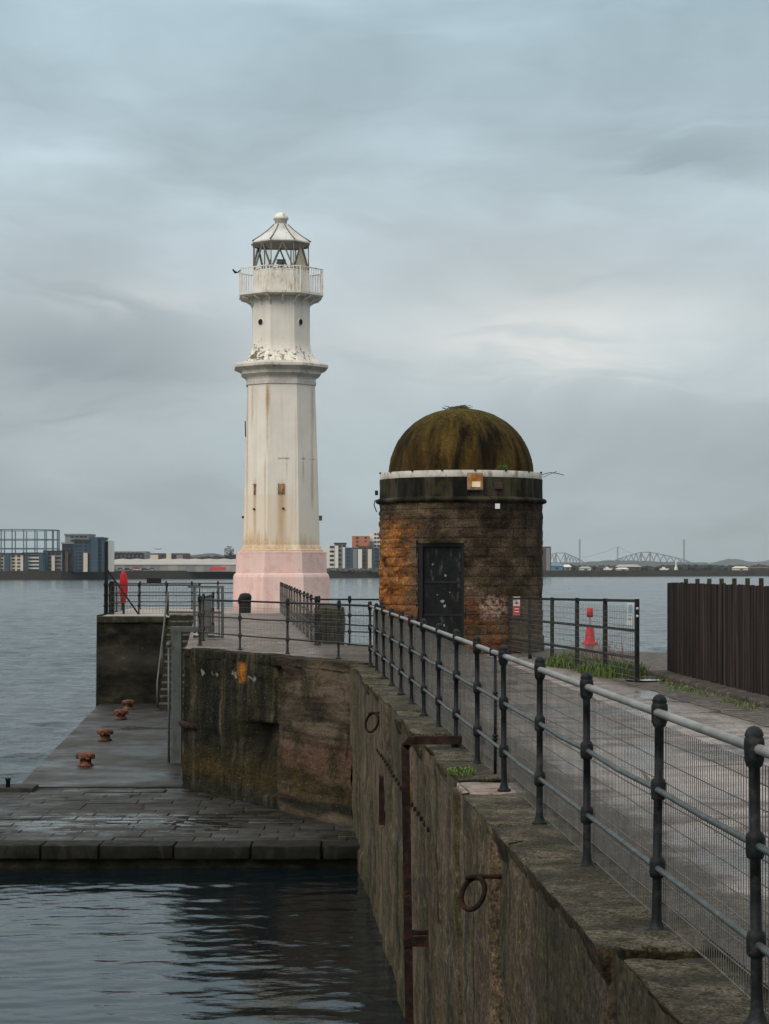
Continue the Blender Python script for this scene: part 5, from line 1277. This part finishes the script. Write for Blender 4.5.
# hills
def hill(name, x0, x1, Y, fn, m, step=3, depth=600):
    mb = MB(); vs = []; fs = []; n = int((x1-x0)/step)+1
    for i in range(n):
        x_ = x0+i*step; H = max(2, pz(fn(x_), Y)); X = px(x_, Y)
        vs += [(X, Y-depth*.6, -3), (X, Y-depth*.3, H*.55), (X, Y, H), (X, Y+depth*.5, H*.7), (X, Y+depth, -3)]
    for i in range(n-1):
        for j in range(4): fs.append((i*5+j, (i+1)*5+j, (i+1)*5+j+1, i*5+j+1))
    mb.add(vs, fs, True); return struct(name, mb, m)
HILL = simple('wooded hill', (.018,.028,.030), .95, 0, .5, .01, 0, 1)
def N(x, s, a): return a*fbm(x*s, 3.3, 1.7)
hill('hill', 540, 705, 6500, lambda x: 562.4-1.6*math.exp(-((x-625)/40)**2)+N(x,.09,1.0), HILL)
hill('distant_hill', 690, 860, 8200, lambda x: 567.5-8.2*math.exp(-((x-733)/17)**4)-6.5*math.exp(-((x-778)/22)**2)+N(x,.15,.9), HILL)
hill('distant_hill', 690, 1000, 9500, lambda x: 561+N(x,.05,1.5)+max(0,(720-x)*.3), HILL)
hill('distant_hill', 190, 236, 5200, lambda x: 553.5+N(x,.1,1.0)+((x-209)/11)**2*.7, HILL, depth=400)
hill('distant_hill', -200, 420, 4200, lambda x: 560.5+N(x,.06,1.6), HILL, depth=400)
wood = MB()
for k in range(1500):
    x_ = random.choice((random.uniform(108,130), random.uniform(150,240), random.uniform(183,240), random.uniform(318,330))); Y = 1330+random.uniform(-20,60); top = 556.3+1.5*N(x_,.12,1)+random.uniform(0,5) - (2.5 if x_ > 228 and x_ < 250 else 0)
    s = random.uniform(1.6,3.2); wood.lathe([(.001,-s),(s*.8,-s*.4),(s,.2*s),(s*.6,s*.8),(.001,s)], 5, (px(x_,Y), Y, pz(top,Y)-s), random.random()*3, False)
tag(wood.build('tree_belt', simple('dark bare trees', (.028,.026,.022), .95, 0, .5, .3, 0, 1)), 'dark belt of trees behind the far shore warehouse', 'trees', kind='stuff')
wood = MB()
for k in range(900):
    x_ = random.uniform(552, 800); Y = 1800+random.uniform(-40,150); top = 565.0+N(x_,.08,1.3)+random.uniform(0,3)
    s = random.uniform(1.5,3.5); wood.lathe([(.001,-s),(s*.8,-s*.4),(s,.2*s),(s*.6,s*.8),(.001,s)], 5, (px(x_,Y), Y, pz(top,Y)-s), random.random()*3, False)
tag(wood.build('tree_belt', simple('dark shore trees', (.03,.034,.026), .95, 0, .5, .3, 0, 1)), 'dark belt of trees along the right far shore below the bridges', 'trees', kind='stuff')
tr = thing('bare_tree', 'dark bare tree on the far shore just left of the lighthouse base', 'tree', (px(229,1300), 1300, .3))
tb = MB(); th_ = pz(545.5,1300)-.3; tb.tube([(0,0,0),(.2,0,th_*.4),(.1,0,th_*.7)], [.5,.4,.2], 6)
for k in range(9): tb.tube([(.15,0,th_*random.uniform(.35,.6)),(random.uniform(-2.5,2.5),random.uniform(-1,1),th_*random.uniform(.7,.9))], [.2,.08], 5)
tb.build('trunk', W_BRICK, tr); tb = MB()
for k in range(260):
    a = random.uniform(0,6.28); r = 3.4*math.sqrt(random.random()); q_ = Vector((r*math.cos(a), r*math.sin(a)*.7, th_*(.72+.28*random.uniform(-1,1)*math.sqrt(max(0,1-(r/3.6)**2)))))
    tb.lathe([(.001,-.3),(.3,0),(.001,.3)], 4, q_, random.random()*3, False)
tb.build('crown', simple('bare twigs', (.05,.035,.03), .95, 0, .4, .4, 0, 1), tr)
# bridges
BR = FA('bridge red paint', (.065,.052,.05)); BG = FA('bridge grey paint', (.17,.18,.185))
def P(x_, y_, Y): return Vector((px(x_,Y), Y, pz(y_,Y)))
def cantilever(label, xs3, ytop, ylow, Y=9000):
    t = thing('cantilever_bridge', label, 'bridge', (px(xs3[1],Y), Y, 0))
    xl, xc0, xc1, xr = xs3[0], xs3[1]-4.5, xs3[1]+4.5, xs3[2]
    for off in (-9, 9):
        mb = MB(); o_ = Vector((0, off, 0)); up = []; lo = []; n = 6
        for k in range(n+1):
            f = k/n; up.append(P(xl+(xc0-xl)*f, ylow-(ylow-ytop)*f**.8, Y)+o_); lo.append(P(xl+(xc0-xl)*f, ylow+1.0+6.5*f**1.5, Y)+o_)
        up2 = [P(xc1+(xr-xc1)*k/n, ylow-(ylow-ytop)*(1-k/n)**.8, Y)+o_ for k in range(n+1)]; lo2 = [P(xc1+(xr-xc1)*k/n, ylow+1.0+6.5*(1-k/n)**1.5, Y)+o_ for k in range(n+1)]
        U, Lw = up+up2, lo+lo2
        for a, b in zip(U, U[1:]): mb.bar(a, b, 3.2)
        for a, b in zip(Lw, Lw[1:]): mb.bar(a, b, 3.6)
        for i in range(len(U)-1):
            mb.bar(U[i], Lw[i+1], 1.9); mb.bar(Lw[i], U[i+1], 1.9)
        mb.bar(up[-1], P(xc0, 569, Y)+o_, 3.6); mb.bar(up2[0], P(xc1, 569, Y)+o_, 3.6)
        at_world(mb.build('truss', BR, t), t)
    mb = MB(); mb.bar(P(xl-2, ylow+.6, Y), P(xr+2, ylow+.6, Y), 16, 3); at_world(mb.build('deck', BR, t), t)
    return t
cantilever('right steel cantilever truss of the far railway bridge', (612, 645.5, 690), 552.2, 562, 9000)
cantilever('left steel cantilever truss, nearest the brown tower block', (534, 560.5, 584), 553, 562.5, 9000)
sb = thing('suspension_bridge', 'pale grey suspension bridge with thin masts beyond the cantilever trusses', 'bridge', (px(620,10500), 10500, 0))
Yb = 10500
for x_, yt in ((579.7, 539.2), (617.6, 546.5), (684, 539.5)):
    mb = MB(); tw = 9.0 if yt < 545 else 7.5; mb.bar(P(x_, 569, Yb), P(x_, yt, Yb), tw, tw); at_world(mb.build('mast', BG, sb), sb)
mb = MB(); mb.bar(P(500,562.6,Yb), P(860,562.9,Yb), 20, 3.5); at_world(mb.build('deck', BG, sb), sb)
for (xa_, ya_, xb_, yb_, sag) in ((583,557.5,617.6,546.7,2.2), (617.6,546.7,648,558,2.2)):
    mb = MB(); pts_ = [P(xa_+(xb_-xa_)*k/10, ya_+(yb_-ya_)*k/10+sag*4*(k/10)*(1-k/10)*.5, Yb) for k in range(11)]; mb.tube(pts_, 1.1, 5); at_world(mb.build('cable', BG, sb), sb)

# flying bird far left of the lighthouse
bd = MB(); bd.tube([(-.25,0,0),(-.1,0,.03),(.1,0,.03),(.25,0,0)], [.02,.07,.08,.02], 6)
bd.add([(0,-.03,.05),(.12,-.03,.05),(.05,-.45,.16),(-.1,-.75,.05),(-.12,-.4,.12)], [(0,1,2,3,4)]); bd.add([(0,.03,.05),(.12,.03,.05),(.05,.45,.16),(-.1,.75,.05),(-.12,.4,.12)], [(4,3,2,1,0)])
o = bd.build('bird', BLACK, loc=(px(158.2,520), 520, pz(549.4,520))); o.rotation_euler = (0,.1,1.2); o.scale = (1.6,1.6,1.6); tag(o, 'small dark bird flying above the warehouse roof', 'bird')

# ------------------------------------------------------------------ haze
HAZE = True
if HAZE:
    mb = MB(); mb.box(-9500, 9500, -250, 14000, -5.5, 215)
    hm = bpy.data.materials.new('haze air'); hm.use_nodes = True; nt = hm.node_tree; nt.nodes.clear()
    ou = nt.nodes.new('ShaderNodeOutputMaterial'); pvn = nt.nodes.new('ShaderNodeVolumePrincipled')
    pvn.inputs['Density'].default_value = .000055; pvn.inputs['Color'].default_value = (.80,.88,.93,1); nt.links.new(pvn.outputs[0], ou.inputs['Volume'])
    o = mb.build('haze', hm); tag(o, kind='stuff')
    sc.cycles.volume_step_rate = 10; sc.cycles.volume_max_steps = 64

# ------------------------------------------------------------------ sky, sun, camera
SUN_EL, SUN_AZ = math.radians(38), math.radians(221)       # azimuth clockwise from +Y: behind the camera, to the left
wld = bpy.data.worlds.new('World'); sc.world = wld; wld.use_nodes = True
t = NT.__new__(NT); t.t = wld.node_tree; t.n = t.t.nodes; t.l = t.t.links; t.n.clear()
out = t.new('ShaderNodeOutputWorld')
sky = t.new('ShaderNodeTexSky'); sky.sky_type = 'NISHITA'; sky.sun_disc = False; sky.sun_elevation = SUN_EL; sky.sun_rotation = SUN_AZ
sky.air_density = 1.5; sky.dust_density = 2.5
bg1 = t.new('ShaderNodeBackground'); t.l.new(sky.outputs[0], bg1.inputs[0]); bg1.inputs[1].default_value = .08
d = t.new('ShaderNodeTexCoord').outputs['Generated']; x, y, z = t.xyz(d)
warp = t.noise(t.map(d, (3, 3, 9)), 1.6, 4, .55)
dz_ = t.math('ADD', z, t.rng(warp, 0, 1, -.05, .05))
v1 = t.vec(x, t.math('MULTIPLY', y, .35), t.math('MULTIPLY', dz_, 2.3))
n1 = t.noise(v1, 4.2, 6, .52, .35)
n2 = t.noise(t.vec(x, t.math('MULTIPLY', y, .3), t.math('MULTIPLY', dz_, 4.5)), 11, 5, .55, .5)
base = t.ramp(z, k=1, stops=[(0, (.40,.475,.51)), (.05, (.38,.455,.495)), (.12, (.49,.555,.59)), (.20, (.475,.58,.635)), (.29, (.43,.58,.65))])
k = t.math('ADD', t.rng(n1, .33, .68, .74, 1.22), t.rng(n2, .3, .7, -.05, .05))
cl = t.mix(1, base, t.vec(k, k, k), 'MULTIPLY')
def blob(px_, py_, sx, sy, col, amt, nz=.6):
    global cl
    X_, Z_ = (px_-384.5)/F, (HOR-py_)/F
    a = t.math('DIVIDE', t.math('SUBTRACT', t.math('DIVIDE', x, y), X_), sx/F); b = t.math('DIVIDE', t.math('SUBTRACT', t.math('ADD', t.math('DIVIDE', z, y), t.rng(n2, 0, 1, -.03, .03)), Z_), sy/F)
    q_ = t.math('ADD', t.math('MULTIPLY', a, a), t.math('MULTIPLY', b, b))
    g_ = t.math('MULTIPLY', t.math('EXPONENT', t.math('MULTIPLY', q_, -1)), t.rng(n2, .38, .62, 1-nz, 1))
    g_ = t.math('MULTIPLY', g_, t.math('GREATER_THAN', y, 0))
    cl = t.mix(t.math('MULTIPLY', g_, amt), cl, col)
blob(560, 328, 150, 42, (.92,.90,.86), .72, .4)
blob(700, 300, 120, 18, (.60,.60,.60), .35, .7)
blob(150, 298, 75, 22, (.78,.78,.77), .6, .7)
blob(300, 350, 120, 30, (.66,.68,.69), .5, .6)
blob(690, 145, 130, 30, (.27,.34,.38), .7, .4)
blob(80, 360, 170, 60, (.23,.285,.325), .8, .35)
blob(60, 455, 90, 22, (.46,.49,.51), .4, .7)
blob(40, 500, 160, 26, (.27,.315,.35), .35, .5)
blob(640, 440, 170, 50, (.28,.345,.39), .5, .4)
blob(620, 505, 150, 12, (.48,.51,.53), .4, .6)
blob(470, 250, 190, 45, (.50,.545,.57), .45, .5)
hi = t.rng(z, .27, .7, 1.0, 2.4)        # the overcast brightens towards the zenith
clw = t.mix(t.rng(z, .27, .5, 0, .9), cl, (.47,.455,.43)); cl2 = t.mix(1, clw, t.vec(hi, hi, hi), 'MULTIPLY')
bg2 = t.new('ShaderNodeBackground'); t.l.new(cl2, bg2.inputs[0]); bg2.inputs[1].default_value = 1.05
mx = t.new('ShaderNodeMixShader'); mx.inputs[0].default_value = .88
t.l.new(bg1.outputs[0], mx.inputs[1]); t.l.new(bg2.outputs[0], mx.inputs[2]); t.l.new(mx.outputs[0], out.inputs[0])

sl = bpy.data.lights.new('sun', 'SUN'); sl.energy = 1.5; sl.angle = math.radians(40); sl.color = (1, .92, .82)
so = bpy.data.objects.new('sun', sl); COL.objects.link(so)
sd = Vector((math.sin(SUN_AZ)*math.cos(SUN_EL), math.cos(SUN_AZ)*math.cos(SUN_EL), math.sin(SUN_EL)))
so.rotation_euler = (-sd).to_track_quat('-Z', 'Y').to_euler(); so.location = (0, 0, 60)

cam = bpy.data.cameras.new('camera'); co = bpy.data.objects.new('camera', cam); COL.objects.link(co)
co.location = (0, 0, EYE); co.rotation_euler = (PI/2, 0, 0)
cam.lens = 70; cam.sensor_width = 36; cam.sensor_fit = 'AUTO'; cam.shift_y = (HOR-512)/1024; cam.clip_start = .1; cam.clip_end = 40000
sc.camera = co
vs_ = sc.view_settings; vs_.view_transform = 'Standard'; vs_.look = 'None'; vs_.exposure = 0; vs_.gamma = 1; vs_.use_curve_mapping = False
sc.cycles.use_denoising = True; sc.cycles.max_bounces = 8; sc.cycles.transparent_max_bounces = 8
sc.cycles.sample_clamp_indirect = 6
